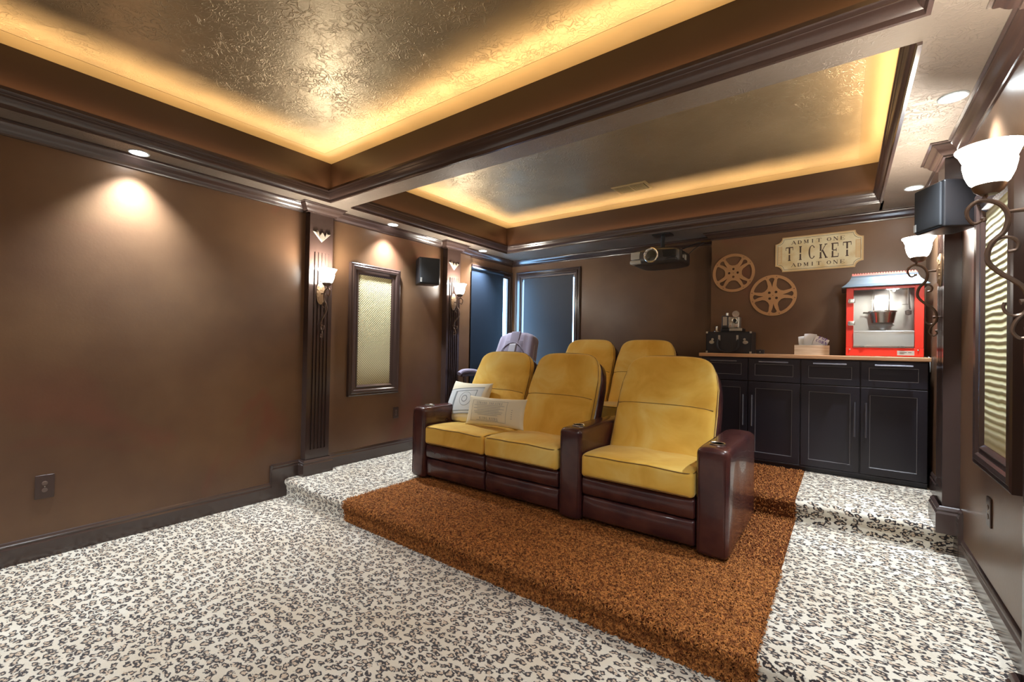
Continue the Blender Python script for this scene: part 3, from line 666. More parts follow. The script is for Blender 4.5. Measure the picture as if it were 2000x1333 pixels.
outlet(XL, 1, .530, .45, 'bronze duplex outlet low on the long blank left wall', .088, .15)
outlet(XL, 1, 3.31, .62, 'small bronze outlet on the left wall below the framed gold panel')
outlet(XR, -1, 3.14, .635, 'small bronze outlet on the right wall below the ribbed framed panel', .078, .14)

# ================================================================== THEATRE SEATING
def make_sofa(name, layout, loc, label, cup=True):
    """layout: list of ('arm', width) / ('seat', width)"""
    root = empty(name, loc, 0, label, 'theatre seating')
    x = 0; AD = .93; AH = .652
    seats = []
    for k, (kind, wd) in enumerate(layout):
        if kind == 'arm':
            def wp(p, x=x, wd=wd):
                p = p.copy(); cx = x+wd/2
                t = (p[1])/AD
                p[2] += .012*(1-((p[0]-cx)/(wd/2))**2)*(p[2]/AH) - .03*max(0, (t-.8)/.2)**2*(p[2] > .4)
                if p[1] < .1: p[1] -= .010*(1-((p[0]-cx)/(wd/2))**2)
                p[0] += .004*math.sin(p[1]*14)*(1 if p[0] > cx else -1)*(.3+.7*(p[2]/AH))
                return p
            b = MB(); b.rbox(x+.002, x+wd-.002, 0, AD, .02, AH, .034, 9, wp); ao = b.build('armrest', M_leather, root, angle=60)
            for sx in (.020, wd-.020):     # welt seams running round the front edge
                pts = []
                for q in [(-.0005, .05), (-.0005, .3), (-.0005, .56), (.006, .618), (.022, .643), (.05, .6535), (.3, .6535), (.6, .6535), (.78, .650)]:
                    pts.append((x+sx, q[0]-.002*(q[1] < .6), q[1]))
                b = MB(); b.tube(smooth_pts(pts, 3), .0022, 6); b.build('welt', M_leather, ao)
            if cup:
                c = (x+wd/2, .135, .6655)
                b = MB(); b.lathe([(.036, -.07), (.038, .004), (.042, .0075), (.047, .006), (.048, .000), (.044, -.004)], c, 28, mi=0); b.build('cup_holder', M_steel, ao)
                b = MB(); b.lathe([(.0001, .001), (.0375, .001)], (c[0], c[1], c[2]+.0005), 28); b.build('cup_well', M_dark, ao)
        else: seats.append((x, wd))
        x += wd
    W = x
    b = MB(); b.box(.04, W-.04, .10, AD-.06, .035, .34); b.build('base_frame', M_black, root, smooth=False)
    for fx in (.05, W-.11):
        for fy in (.10, AD-.16): b = MB(); b.box(fx, fx+.06, fy, fy+.06, 0, .036); b.build('foot', M_black, root, smooth=False)
    for (x0, wd) in seats:
        x1 = x0+wd; cx = (x0+x1)/2; hw = wd/2
        # two stacked leather panels
        for (z0, z1, yy) in ((.045, .205, .012), (.210, .335, .004)):
            def wq(p, z0=z0, z1=z1):
                p = p.copy()
                if p[1] < .09:
                    u = (p[2]-(z0+z1)/2)/((z1-z0)/2); p[1] -= .014*(1-u*u)*(1-.5*abs((p[0]-cx)/hw)**6)
                    p[1] += .003*math.sin(p[0]*31+p[2]*20)
                return p
            b = MB(); b.rbox(x0+.004, x1-.004, yy+.012, .16, z0, z1, .018, 9, wq); b.build('front_panel', M_leather, root, angle=60)
        # seat cushion
        def wc(p):
            p = p.copy(); u = (p[0]-cx)/hw; vv = (p[1]-.28)/.32; top = (p[2]-.35)/.16
            p[2] += .022*max(0, 1-u*u)*max(0, 1-vv*vv)*top - .045*(p[1]-.0)*1.0*(p[1] > 0) * .8
            if p[1] < .05: p[1] -= .012*(1-u*u) ; p[2] -= .006*u*u
            p[2] += .003*math.sin(u*7+p[1]*9)*top
            return p
        b = MB(); b.rbox(x0+.006, x1-.006, -.012, .60, .345, .505, .030, 12, wc); co = b.build('seat_cushion', M_velvet, root, angle=70)
        for zz in (.494, .357):
            pts = []; r_ = .045
            for q in [(x0+.010, .48), (x0+.010, .3), (x0+.010, .05)] + [(x0+.010+r_*(1-math.cos(a)), -.008+r_*(1-math.sin(a))) for a in (PI/8, PI/4, 3*PI/8)] + [(x0+.06, -.0085)] + [(x0+wd*k/8, -.0085) for k in range(1, 8)] + [(x1-.06, -.0085)] + [(x1-.010-r_*(1-math.cos(a)), -.008+r_*(1-math.sin(a))) for a in (3*PI/8, PI/4, PI/8)] + [(x1-.010, .05), (x1-.010, .3), (x1-.010, .48)]:
                p = wc(np.array([q[0], q[1], zz])); pts.append(tuple(p))
            b = MB(); b.tube(pts, .0035, 6); b.build('piping', M_pipe, co)
        # reclined backrest: gold cushion on a leather shell
        B0 = Vector((0, .50, .36)); ang = math.atan2(.36, .80); HL = .868; dirv = Vector((0, math.sin(ang), math.cos(ang))); nrm = Vector((0, -math.cos(ang), math.sin(ang)))
        def arch(u, t, k=1.0):       # lowering of the top by arch shape; u in -1..1, t 0..1
            return -k*(.030*u*u + .105*abs(u)**7)*max(0, (t-.45)/.55)
        def wb(p, front):
            u = p[0]/hw; t = p[2]/HL; xx = p[0]*(1-.035*max(0, t-.5)/.5 - .07*max(0, t-.80)/.2*abs(u)**2)
            h = p[2]+arch(u, t); d = p[1]
            if front and d > .05:
                d += .028*(1-u*u)*math.sin(PI*min(1, max(0, t)))**.6
                g = (t-.52); d -= .014*math.exp(-(g/.034)**2)*(abs(u) < .97)
                d += .004*math.sin(u*5+t*11)
            q = B0 + dirv*h + nrm*d
            return np.array([cx+xx, q.y, q.z])
        b = MB(); b.rbox(-hw+.012, hw-.012, 0, .115, 0, HL, .045, 24, lambda p: wb(p, True)); bo = b.build('backrest', M_velvet, root, angle=70)
        pts = [wb(np.array([sx, .080, z]), False) for sx, z in [(-hw+.014, .12+.07*i) for i in range(10)]] 
        top = [(-hw+.014, .80), (-hw+.022, .845), (-hw+.045, .862)] + [(-hw+.07+(wd-.14)*i/12, .866) for i in range(13)] + [(hw-.045, .862), (hw-.022, .845), (hw-.014, .80)]
        pts = [wb(np.array([a, .085, z]), False) for a, z in [(-hw+.013, .12+.09*i) for i in range(8)]+top+[(hw-.013, .12+.09*i) for i in range(7, -1, -1)]]
        b = MB(); b.tube(pts, .0038, 6); b.build('piping', M_pipe, bo)
        pts = [wb(np.array([-hw+.03+(wd-.06)*i/14, .1175, .52*HL]), True) for i in range(15)]
        b = MB(); b.tube(pts, .0032, 6); b.build('seam', M_pipe, bo)
        b = MB(); b.rbox(-hw+.006, hw-.006, -.115, .012, -.05, HL-.004, .04, 10, lambda p: wb(p, False)); b.build('back_shell', M_leather, root, angle=60)
    return root
make_sofa('theater_sofa', [('arm', .178), ('seat', .702), ('seat', .704), ('arm', .180), ('seat', .766), ('arm', .188)], (-3.236, 2.812, Z1),
          'three seat theatre sofa in gold velvet and oxblood leather on the lower platform')
make_sofa('theater_sofa', [('arm', .18), ('seat', .70), ('seat', .70), ('arm', .18)], (-3.005, 4.20, Z2),
          'gold velvet and leather double theatre seat on the upper platform, behind the front row')

# ------------------------------------------------------------------ pillows
def pillow_fn(w_, h_, t_):
    def f(a, c, e, side=1):           # a, c in metres from the centre; local x across, z up, y toward back
        u = max(-1, min(1, a/(w_/2))); v_ = max(-1, min(1, c/(h_/2)))
        k = (max(0, 1-u*u)*max(0, 1-v_*v_))**.42
        px = a*(1-.07*(v_*v_ <= 1)*(1-abs(u)**2)*0 - .06*(1-v_*v_)*abs(u)**3); pz = c*(1-.09*(1-u*u)*abs(v_)**3)
        return (px, -side*(t_/2*k+e), pz)
    return f
def pillow(w_, h_, t_, loc, rot, label, group):
    r = empty('throw_pillow', loc, 0, label, 'pillow', group); r.rotation_euler = rot
    f = pillow_fn(w_, h_, t_); b = MB(); n = 48
    for sd in (1, -1):
        vs = [f(-w_/2+w_*i/n, -h_/2+h_*j/n, 0, sd) for j in range(n+1) for i in range(n+1)]
        b.add(vs, [(j*(n+1)+i, j*(n+1)+i+1, (j+1)*(n+1)+i+1, (j+1)*(n+1)+i) for j in range(n) for i in range(n)])
    o = b.build('cover', M_cream, r, angle=80)
    bm = bmesh.new(); bm.from_mesh(o.data); bmesh.ops.remove_doubles(bm, verts=bm.verts, dist=1e-5); bmesh.ops.recalc_face_normals(bm, faces=bm.faces); bm.to_mesh(o.data); bm.free()
    return r, f
G = 'printed cotton pillows on the front sofa'
r, f = pillow(.53, .43, .15, (-2.95, 3.26, .84), (math.radians(-24), math.radians(-1), math.radians(-4)), 'square cotton pillow with a grey ticket print, behind the lumbar pillow', G)
def patch(m, a0, a1, c0, c1, e, name, n=12, shear=0.0):
    b = MB(); vs = []
    for j in range(n+1):
        for i in range(n+1): vs.append(f(a0+(a1-a0)*i/n, c0+(c1-c0)*j/n + shear*(a0+(a1-a0)*i/n), e))
    b.add(vs, [(j*(n+1)+i, j*(n+1)+i+1, (j+1)*(n+1)+i+1, (j+1)*(n+1)+i) for j in range(n) for i in range(n)])
    return b.build(name, m, r)
patch(M_greyc, -.235, .215, -.13, .13, .0015, 'printed_patch', 16, .12)
def bandq(a0, a1, c0, c1, shear=.12, n=10):
    q = []
    for i in range(n):
        x0 = a0+(a1-a0)*i/n; x1 = a0+(a1-a0)*(i+1)/n
        q.append([(x0, c0+shear*x0), (x1, c0+shear*x1), (x1, c1+shear*x1), (x0, c1+shear*x0)])
    return q
Q = bandq(-.235, .215, .126, .134)+bandq(-.235, .215, -.134, -.126)+bandq(-.13, .15, .098, .104)+bandq(-.13, .15, -.104, -.098)
Q += [[(-.13+i*0, -.10+.02*j-.0156), (-.105, -.10+.02*j-.0126), (-.105, -.08+.02*j-.0126), (-.13, -.08+.02*j-.0156)] for i in (0,) for j in range(10)]
Q += [[(.142, -.10+.02*j+.017), (.150, -.10+.02*j+.018), (.150, -.08+.02*j+.018), (.142, -.08+.02*j+.017)] for j in range(10)]
def ringq(cx, cz, ra, rb, wd, n=24):
    q = []
    for i in range(n):
        a, c = 2*PI*i/n, 2*PI*(i+1)/n
        q.append([(cx+ra*math.cos(a), cz+rb*math.sin(a)), (cx+ra*math.cos(c), cz+rb*math.sin(c)), (cx+(ra-wd)*math.cos(c), cz+(rb-wd)*math.sin(c)), (cx+(ra-wd)*math.cos(a), cz+(rb-wd)*math.sin(a))])
    return q
Q += ringq(.02, .02, .036, .034, .007)+ringq(.03, .02, .075, .07, .003)
ink('print', Q, M_print, lambda a, c, e: f(a, c, e+.002), r, .0006)
r, f = pillow(.63, .265, .12, (-2.47, 3.10, .812), (math.radians(-14), math.radians(-1), math.radians(3)), 'long cream lumbar pillow with small printed theatre lettering, in front', G)
Q = []
for (a0, a1, c0, c1) in ((-.24, .15, .092, .094), (-.24, .15, -.094, -.092)): Q += bandq(a0, a1, c0, c1, 0, 30)
for a in (-.24, .148): Q += [[(a, -.093+.0186*j), (a+.002, -.093+.0186*j), (a+.002, -.093+.0186*(j+1)), (a, -.093+.0186*(j+1))] for j in range(10)]
Q += [[(a-.045, c+.058) for a, c in q] for q in letters('STRAND THEATRE', .018, .022, .22, .8)]
Q += [[(a-.03, c-.075) for a, c in q] for q in letters('KING KONG', .018, .020, .35, .9)]
for zz, hw in ((.048, .17), (.034, .13), (.020, .17), (.006, .12), (-.008, .16), (-.022, .15), (-.036, .11), (-.084, .12)): Q += bandq(-.045-hw, -.045+hw, zz, zz+.0028, 0, 24)
Q2 = []
for j in range(5): Q2.append([(.20, -.05+.018*j), (.212, -.05+.018*j), (.212, -.046+.018*j), (.20, -.046+.018*j)])
ink('print', Q, M_print, lambda a, c, e: f(a, c, e+.0016), r, .0006)
ink('side_print', Q2, M_print, lambda a, c, e: f(a, c, e+.0016), r, .0006)

# ------------------------------------------------------------------ lavender massage chair
def massage_chair():
    r = empty('massage_chair', (-3.41, 4.28, Z2), math.radians(-3), 'lavender reclining massage chair on the upper platform beneath the windows', 'armchair')
    b = MB(); b.lathe([(.26, 0), (.27, .02), (.24, .04), (.05, .06), (.045, .20)], n=28); b.build('swivel_base', M_black, r)
    b = MB(); b.rbox(-.27, .27, -.30, .30, .20, .42, .05, 8, lambda p: p+np.array([0, 0, .02*(1-(p[0]/.27)**2)])); b.build('seat', M_blueseat, r)
    ang = math.radians(20); B0 = Vector((0, .22, .36)); dv = Vector((0, math.sin(ang), math.cos(ang))); nv = Vector((0, -math.cos(ang), math.sin(ang)))
    HL = .92; hw = .325
    def wb(p, e=0):
        u = p[0]/hw; t = p[2]/HL; xx = p[0]*(1-.12*max(0, t-.55)/.45); h = p[2]-(.025*u*u+.05*abs(u)**6)*max(0, t-.6)/.4; d = p[1]+e
        if p[1] > .05: d += .02*math.cos(u*PI/2)-.014*(abs(abs(u)-.62) < .06)
        q = B0+dv*h+nv*d; return np.array([xx, q.y, q.z])
    b = MB(); b.rbox(-hw, hw, 0, .14, 0, HL, .05, 16, wb); bo = b.build('backrest', M_lav, r, angle=70)
    def lay(x0, x1, z0, z1, m, name, e, rr=.02): b = MB(); b.rbox(x0, x1, .12, .141, z0, z1, rr, 8, lambda p: wb(p, e)); return b.build(name, m, bo, angle=70)
    lay(-.085, .085, .74, .915, M_lavd, 'top_panel', .006)
    lay(-.20, .20, .30, .80, M_lavd, 'oval_pad', .004, .01)
    lay(-.060, .060, .56, .745, M_lavl, 'centre_pad', .014)
    pts = [wb(np.array([.205*math.cos(a), .14, .56+.20*math.sin(a)]), .008) for a in np.linspace(0, PI, 18)]; b = MB(); b.tube(pts, .005, 6); b.build('arch_seam', M_lavd, bo)
    pts = [wb(np.array([x, .10, z]), 0) for x, z in [(hw-.002, .1+.1*i) for i in range(8)]]; b = MB(); b.tube(pts, .005, 6); b.build('piping', M_lavl, bo)
    for s in (-1, 1):
        P = [(s*.34, -.30, .735), (s*.345, -.24, .762), (s*.35, -.12, .768), (s*.35, .02, .750), (s*.345, .16, .70), (s*.34, .26, .62)]
        b = MB(); b.tube(smooth_pts(P, 4), .026, 10); b.v = [(s*.345+(x-s*.345)*1.3, y, z) for x, y, z in b.v]; ar = b.build('armrest', M_lav, r)
        b = MB(); b.tube([(s*.345, -.20, .73), (s*.34, -.19, .42), (s*.27, -.17, .30)], .022, 8); b.tube([(s*.34, -.26, .715), (s*.35, 0, .72), (s*.345, .18, .66), (s*.33, .25, .50)], .020, 8); b.build('arm_support', M_trim, ar)
    return r
massage_chair()

# ================================================================== CABINETS AND WHAT STANDS ON THEM
CY = 4.834; CX0 = -1.170; CW = .4285; CTZ = 1.367
def cabinet(x0, label):
    r = empty('base_cabinet', (x0, CY, Z2), 0, label, 'cabinet', 'black base cabinets along the alcove wall')
    W = CW*2; D = YC-CY-.004; H = CTZ-.035-Z2
    b = MB(); b.box(.0, W, .022, D, .05, H); b.build('body', M_cab, r, smooth=False)
    b = MB(); b.box(.0, W, .030, D, .0, .05); b.build('plinth', M_cab, r, smooth=False)
    b = MB(); b.box(0, W, .004, .030, .035, .052); b.build('base_rail', M_cab, r, bevel=.003)
    def front(name, xa, xb, za, zb, st):
        b = MB(); b.frame([(0, 0), (0, .020), (.003, .022), (st-.003, .022), (st, .018), (st, 0)], xa, xb, za, zb, lambda a, c, d: (a, .022-d, c), mi=0)
        b.box(xa+st, xb-st, .010, .021, za+st, zb-st, 0)
        b.frame([(0, 0), (0, .010), (.003, .010), (.003, 0)], xa+st-.001, xb-st+.001, za+st-.001, zb-st+.001, lambda a, c, d: (a, .0115-d, c), mi=1)
        return b.build(name, [M_cab, M_cabr], r, smooth=False)
    def bar(p0, p1, parent, off):
        b = MB(); b.tube([p0, p1], .0075, 10)
        for t in (.08, .92):
            q = [p0[i]+(p1[i]-p0[i])*t for i in range(3)]; b.tube([(q[0], q[1], q[2]), (q[0], .0, q[2])], .005, 8)
        b.build('handle', M_handle, parent)
    zd0 = .79
    for k in range(2):
        xa = k*CW+.004; xb = (k+1)*CW-.004; xm = (xa+xb)/2
        d = front('drawer', xa, xb, zd0+.004, H-.006, .055); bar((xm-.12, -.028, H-.040), (xm+.12, -.028, H-.040), d, 0)
        d = front('door', xa, xb, .055, zd0-.004, .062); xh = xb-.034 if k == 0 else xa+.034; bar((xh, -.028, .365), (xh, -.028, .66), d, 0)
    return r
cabinet(CX0, 'left black base cabinet, partly hidden behind the gold front seat')
cabinet(CX0+2*CW, 'right black base cabinet below the red popcorn machine')
b = MB(); b.rbox(-1.19, .559, CY-.018, YC-.003, CTZ-.034, CTZ, .004, 4); tag(b.build('countertop', M_counter), 'long butcher block countertop on the two black cabinets', 'countertop')

# popcorn machine
def popcorn():
    x0, x1, y0 = .014, .522, 4.90; W = x1-x0; D = .36; r = empty('popcorn_machine', (x0, y0, CTZ), 0, 'red popcorn machine with glass front and blue grey roof on the countertop', 'popcorn machine')
    H = .595; bw = .052
    b = MB(); b.box(0, W, 0, D, .004, .075); b.build('base', M_red, r, bevel=.004)
    b = MB(); b.box(0, bw, 0, .05, .075, H); b.build('post', M_red, r, bevel=.003)
    b = MB(); b.box(W-bw-.006, W, 0, .05, .075, H); b.build('post', M_red, r, bevel=.003)
    b = MB(); b.box(0, .03, D-.04, D, .075, H); b.build('post', M_red, r, bevel=.003)
    b = MB(); b.box(W-.03, W, D-.04, D, .075, H); b.build('post', M_red, r, bevel=.003)
    b = MB(); b.box(bw, W-bw, 0.002, .04, H-.02, H); b.build('header', M_red, r, smooth=False)
    b = MB(); b.box(.03, W-.03, D-.012, D-.004, .075, H); b.build('back_panel', M_steelf, r, smooth=False)
    b = MB(); b.box(.03, W-.03, .03, D-.03, .076, .082); b.build('floor_pan', M_steelf, r, smooth=False)
    b = MB(); b.box(bw, W-bw-.006, .008, .011, .215, H-.012); b.build('glass_door', M_thin, r, smooth=False)
    for sx in (.004, W-.007): b = MB(); b.box(sx, sx+.003, .05, D-.04, .075, H); b.build('side_glass', M_thin, r, smooth=False)
    b = MB(); b.box(bw+.002, W-bw-.008, -.006, .004, .088, .215); b.box(bw+.002, W-bw-.008, -.010, .004, .208, .218); b.build('front_tray_panel', M_steelf, r, bevel=.002)
    for xx in (.10, .36): b = MB(); b.box(xx, xx+.03, -.008, .0, .076, .088); b.build('clip', M_steel, r, smooth=False)
    for zz in (.285, .48): b = MB(); b.rbox(.014, .062, -.010, .002, zz-.02, zz+.02, .006, 3); b.build('hinge', M_steel, r)
    for xx in (.028, W-.035): b = MB(); b.lathe([(.0001, -.006), (.006, -.005), (.007, .0)], (xx, 0, .058), 10, 'Y'); b.build('bolt', M_steel, r)
    b = MB(); b.box(W-.165, W-.058, -.003, .001, .014, .052); lp = b.build('maker_plate', M_silverp, r, smooth=False)
    b = MB()
    for zz, a, c in ((.036, .015, .06), (.027, .015, .045), (.036, .068, .09)): b.box(W-.165+a, W-.165+c, -.0036, -.003, zz, zz+.004)
    b.build('plate_marks', M_ink, lp, smooth=False)
    # kettle, hangers, stirring arm
    c = (.255, .18, .335)
    b = MB(); b.lathe([(.070, -.045), (.078, -.040), (.092, .05), (.100, .056), (.100, .062), (.080, .064), (.0001, .070)], c, 28); ke = b.build('kettle', M_steel, r)
    b = MB(); b.tube([(c[0]-.06, c[1], c[2]+.06), (c[0]-.06, c[1], H)], .005, 8); b.tube([(c[0]+.045, c[1], c[2]+.06), (c[0]+.045, c[1], H)], .004, 8); b.tube([(c[0]-.13, c[1]-.02, c[2]+.05), (c[0]-.09, c[1], c[2]+.045)], .008, 8); b.build('kettle_hanger', M_silverp, ke)
    b = MB(); b.lathe([(.0001, -.105), (.03, -.10), (.04, -.085), (.085, -.060), (.070, -.05)], c, 24); b.build('kettle_cradle', M_steelf, ke)
    b = MB(); b.tube([(.42, .10, H), (.425, .10, .43), (.43, .10, .40)], .006, 8); b.tube([(.38, .10, .445), (.425, .10, .445)], .004, 6); b.lathe([(.0001, -.03), (.02, -.02), (.022, .01), (.0001, .02)], (.42, .10, .38), 12); b.build('stirring_arm', M_silverp, r)
    b = MB(); b.lathe([(.0001, -.012), (.008, -.008), (.008, .01), (.0001, .012)], (.33, .15, H-.02), 12); b.build('lamp', M_shade, r)
    # flared roof
    b = MB(); pr = [(.030, 0), (.034, .006), (.006, .030), (-.020, .062), (-.034, .092), (-.036, .108)]; vs = []
    for (o, z) in pr:
        for (a, c_) in ((-o, -o), (W+o, -o), (W+o, D+o), (-o, D+o)): vs.append((a, c_, H+z))
    k = len(pr); fs = [tuple(range(3, -1, -1)), tuple((k-1)*4+i for i in range(4))]
    for i in range(k-1):
        for j in range(4): fs.append((i*4+j, i*4+(j+1) % 4, (i+1)*4+(j+1) % 4, (i+1)*4+j))
    b.add(vs, fs); b.build('roof', M_roof, r, smooth=False)
    b = MB(); b.box(.04, W-.04, .04, .05, H+.106, H+.118)
    for i in range(24):
        xx = .046+i*.0178; b.lathe([(.0001, -.0045), (.0065, -.0045), (.0065, .0045), (.0001, .0045)], (xx, .045, H+.122), 10, 'Y')
    b.build('roof_crest', M_pink, r)
popcorn()
b = MB(); b.tube(smooth_pts([(.530, 5.13, CTZ+.006), (.553, 5.06, CTZ+.005), (.5625, 4.99, CTZ+.003), (.5675, 4.97, CTZ-.03), (.5675, 4.97, CTZ-.12)], 4), .0035, 6)
tag(b.build('power_cord', M_silverp), 'pale power cord running off the right end of the countertop', 'cord')

# wooden box with popcorn bags
r = empty('wooden_box', (-.24, 5.06, CTZ), 0, 'small pale wooden box holding popcorn bags on the countertop', 'box')
b = MB(); w_, d_, h_, t_ = .272, .13, .092, .010
b.box(-w_/2, w_/2, -d_/2, -d_/2+t_, 0, h_); b.build('front_board', M_box, r, bevel=.0015)
b = MB(); b.box(-w_/2, w_/2, d_/2-t_, d_/2, 0, h_); b.build('back_board', M_box, r, bevel=.0015)
for s in (-1, 1): b = MB(); b.box(*sorted((s*w_/2, s*(w_/2-t_))), -d_/2+t_, d_/2-t_, 0, h_); b.build('end_board', M_box, r, bevel=.0015)
b = MB(); b.box(-w_/2+t_, w_/2-t_, -d_/2+t_, d_/2-t_, 0, .006); b.build('bottom_board', M_box, r, smooth=False)
def bag(x, y, tilt, label, w_=.112, h_=.17, text=True):
    r = empty('popcorn_bag', (x, y, CTZ+.0075), 0, label, 'popcorn bag', 'white popcorn bags in the wooden box'); r.rotation_euler.y = math.radians(tilt)
    zz = abs(math.sin(math.radians(tilt)))*w_/2
    b = MB(); b.rbox(-w_/2, w_/2, -.006, .006, zz, zz+h_, .004, 6, lambda p: p+np.array([0, .002*math.sin(p[0]*60), -.10*abs(p[0])*(p[2] > .1)])); b.build('paper_bag', M_white, r)
    if text:
        f = lambda a, c, e: (a+.004, -.0082-e, c+zz+.128-.018)
        Q = [[(a, c+.016) for a, c in q] for q in letters('POP', .022, .026, .18, 1.5)]+[[(a, c-.018) for a, c in q] for q in letters('CORN', .021, .026, .16, 1.5)]
        ink('lettering', Q, M_purple, f, r)
bag(-.286, 5.095, -4, 'leftmost white popcorn bag in the wooden box, plain side out', text=False)
bag(-.262, 5.068, 3, 'middle white popcorn bag in the wooden box, standing tallest', .10, .192, text=False)
bag(-.222, 5.035, 24, 'front popcorn bag leaning right with purple lettering', .108, .150)

# vintage case with film projector on top
def case():
    r = empty('carrying_case', (-.952, 5.00, CTZ), 0, 'old black fibre carrying case with nickel latches on the countertop', 'case')
    b = MB(); b.rbox(-.215, .215, 0, .27, 0, .222, .008, 5); b.build('body', M_case, r)
    b = MB(); b.frame([(0, 0), (0, .003), (.008, .003), (.008, 0)], -.213, .213, .003, .219, lambda a, c, d: (a, -d, c)); b.build('edge_binding', M_black, r, smooth=False)
    for s in (-1, 1):
        l = MB(); l.lathe([(.0001, -.009), (.016, -.008), (.019, -.001)], (s*.158, 0, .112), 18, 'Y'); l.v = [(s*.158+(x-s*.158)*1.35, y, z) for x, y, z in l.v]; l.lathe([(.0001, -.008), (.011, -.007), (.013, -.001)], (s*.150, 0, .142), 14, 'Y'); l.build('latch', M_nickel, r)
        l = MB(); l.rbox(s*.085-.010, s*.085+.010, -.006, .001, .130, .185, .003, 3); l.build('handle_mount', M_nickel, r)
        for z_ in (.004, .205): l = MB(); l.rbox(s*.205-.010, s*.205+.010, -.004, .006, z_-.002, z_+.018, .003, 3); l.build('corner_cap', M_nickel, r)
    P = smooth_pts([(-.088, -.008, .140), (-.098, -.016, .095), (-.085, -.024, .045), (-.045, -.028, .020), (0, -.029, .014), (.045, -.028, .020), (.085, -.024, .045), (.098, -.016, .095), (.088, -.008, .140)], 4)
    b = MB(); b.tube(P, .009, 8); b.build('handle', M_case, r)
case()
def film_projector():
    r = empty('film_projector', (-.935, 5.10, CTZ+.222), 0, 'small vintage film projector standing on the black carrying case', 'film projector')
    r.scale = (1.3, 1.3, 1.3)
    b = MB(); b.rbox(-.075, .085, -.05, .07, 0, .028, .006, 4); b.build('base', M_black, r)
    b = MB(); b.rbox(-.010, .082, -.058, -.046, .004, .028, .004, 3); b.box(.02, .06, -.060, -.057, .010, .020); b.build('base_trim', M_nickel, r)
    b = MB(); b.rbox(-.070, -.022, -.045, .06, .028, .130, .008, 4); b.build('lamp_housing', M_greyp, r)
    b = MB(); b.rbox(-.022, .058, -.04, .05, .028, .118, .006, 4); b.build('gear_case', M_nickel, r)
    b = MB(); b.box(-.06, -.03, -.047, -.044, .05, .12); b.build('louvre', M_nickel, r, smooth=False)
    b = MB(); b.lathe([(.020, .0), (.024, -.03), (.026, -.045), (.0001, -.046)], (.038, -.03, .138), 20, 'Y'); b.build('upper_sprocket', M_steel, r)
    b = MB(); b.lathe([(.016, .0), (.016, -.035), (.019, -.04), (.012, -.041), (.012, -.036), (.0001, -.036)], (.030, -.03, .088), 20, 'Y'); b.build('lens', M_black, r)
    b = MB(); b.lathe([(.0165, -.037), (.0200, -.0405), (.0150, -.0425), (.013, -.0405)], (.030, -.03, .088), 20, 'Y', closed=True); b.build('lens_ring', M_steel, r)
    b = MB(); b.tube([(-.03, -.03, .128), (-.03, -.03, .150)], .010, 10); b.build('lamp_cap', M_nickel, r)
    b = MB(); b.rbox(-.016, .006, -.052, -.040, .040, .070, .003, 2); b.rbox(.022, .052, -.052, -.040, .034, .068, .003, 2); b.box(.030, .044, -.0535, -.0515, .042, .060); b.build('switch_plate', M_steel, r)
film_projector()
b = MB(); b.lathe([(.030, 0), (.030, .005), (.020, .010), (.013, .020), (.010, .055), (.012, .058), (.0001, .058)], n=20)
o = b.build('silver_stand', M_steel, loc=(-1.075, 5.06, CTZ+.222)); tag(o, 'tiny silver flared stand on the left end of the black carrying case', 'ornament')
r = empty('lidded_tin', (-.668, 5.06, CTZ), 0, 'little dark lidded tin on the countertop, right of the carrying case', 'tin')
b = MB(); b.rbox(-.034, .034, -.022, .022, 0, .030, .005, 3); b.build('body', M_case, r)
b = MB(); b.rbox(-.036, .036, -.024, .024, .030, .042, .004, 3); b.lathe([(.0001, .008), (.005, .006), (.006, 0)], (0, 0, .041), 8); b.build('lid', M_greyp, r)
b = MB(); b.lathe([(.0001, -.003), (.005, -.002), (.006, .001)], (0, -.022, .02), 8, 'Y'); b.build('clasp', M_nickel, r)

# film reels
def reel(x, z, R, rot, label):
    r = empty('film_reel', (x, YC, z), 0, label, 'film reel', 'brass film reels on the alcove wall')
    def circ(cx, cy, q, n=40): return [(cx+q*math.cos(2*PI*i/n), cy+q*math.sin(2*PI*i/n)) for i in range(n)]
    def pol(rr, a): return (rr*math.cos(a), rr*math.sin(a))
    loops = [circ(0, 0, R, 72)]; ri = R*.865; rh = R*.335
    for k in range(4):
        a = rot+k*PI/2
        # narrow teardrop between the paired spokes
        t = [pol(R*.40, a)]
        for u in (-.5, -1): t.append(pol(R*(.62 if u == -.5 else .80), a+u*(.15 if u == -.5 else .155)))
        t += [pol(ri*.985, a-.085), pol(ri*1.0, a), pol(ri*.985, a+.085), pol(R*.80, a+.155), pol(R*.62, a+.075)]
        loops.append(t)
        # large window
        am = a+PI/4; q = []
        for i in range(13): q.append(pol(ri, am-.44+.88*i/12))
        q.append(pol(R*.80, am+.49))
        q.append(pol(R*.50, am+.41)); q.append(pol(rh*1.22, am+.22)); q.append(pol(rh*1.18, am)); q.append(pol(rh*1.22, am-.22)); q.append(pol(R*.50, am-.41)); q.append(pol(R*.80, am-.49))
        loops.append(q)
        loops.append(circ(*pol(R*.205, am), R*.062, 16))
        for da in (-.235, .235): loops.append(circ(*pol(R*.925, a+da), R*.024, 10))
    loops.append(circ(0, 0, R*.02, 6))
    filled('disc', loops, .008, M_gold, lambda a, c, e: Vector((a, -.014+e, c)), r)
    b = MB(); b.lathe([(R-.006, -.020), (R+.001, -.020), (R+.001, -.008), (R-.006, -.008)], n=64, axis='Y', closed=True); b.build('rim', M_gold, r)
    b = MB(); b.lathe([(.0001, 0), (.018, 0), (.018, -.011), (.0001, -.011)], n=16, axis='Y'); b.build('wall_spacer', M_dark, r)
reel(-.969, 2.238, .207, PI/4, 'upper left brass film reel on the alcove wall')
reel(-.594, 1.974, .211, PI/2*0+math.radians(4), 'lower right brass film reel, beside the ticket sign')

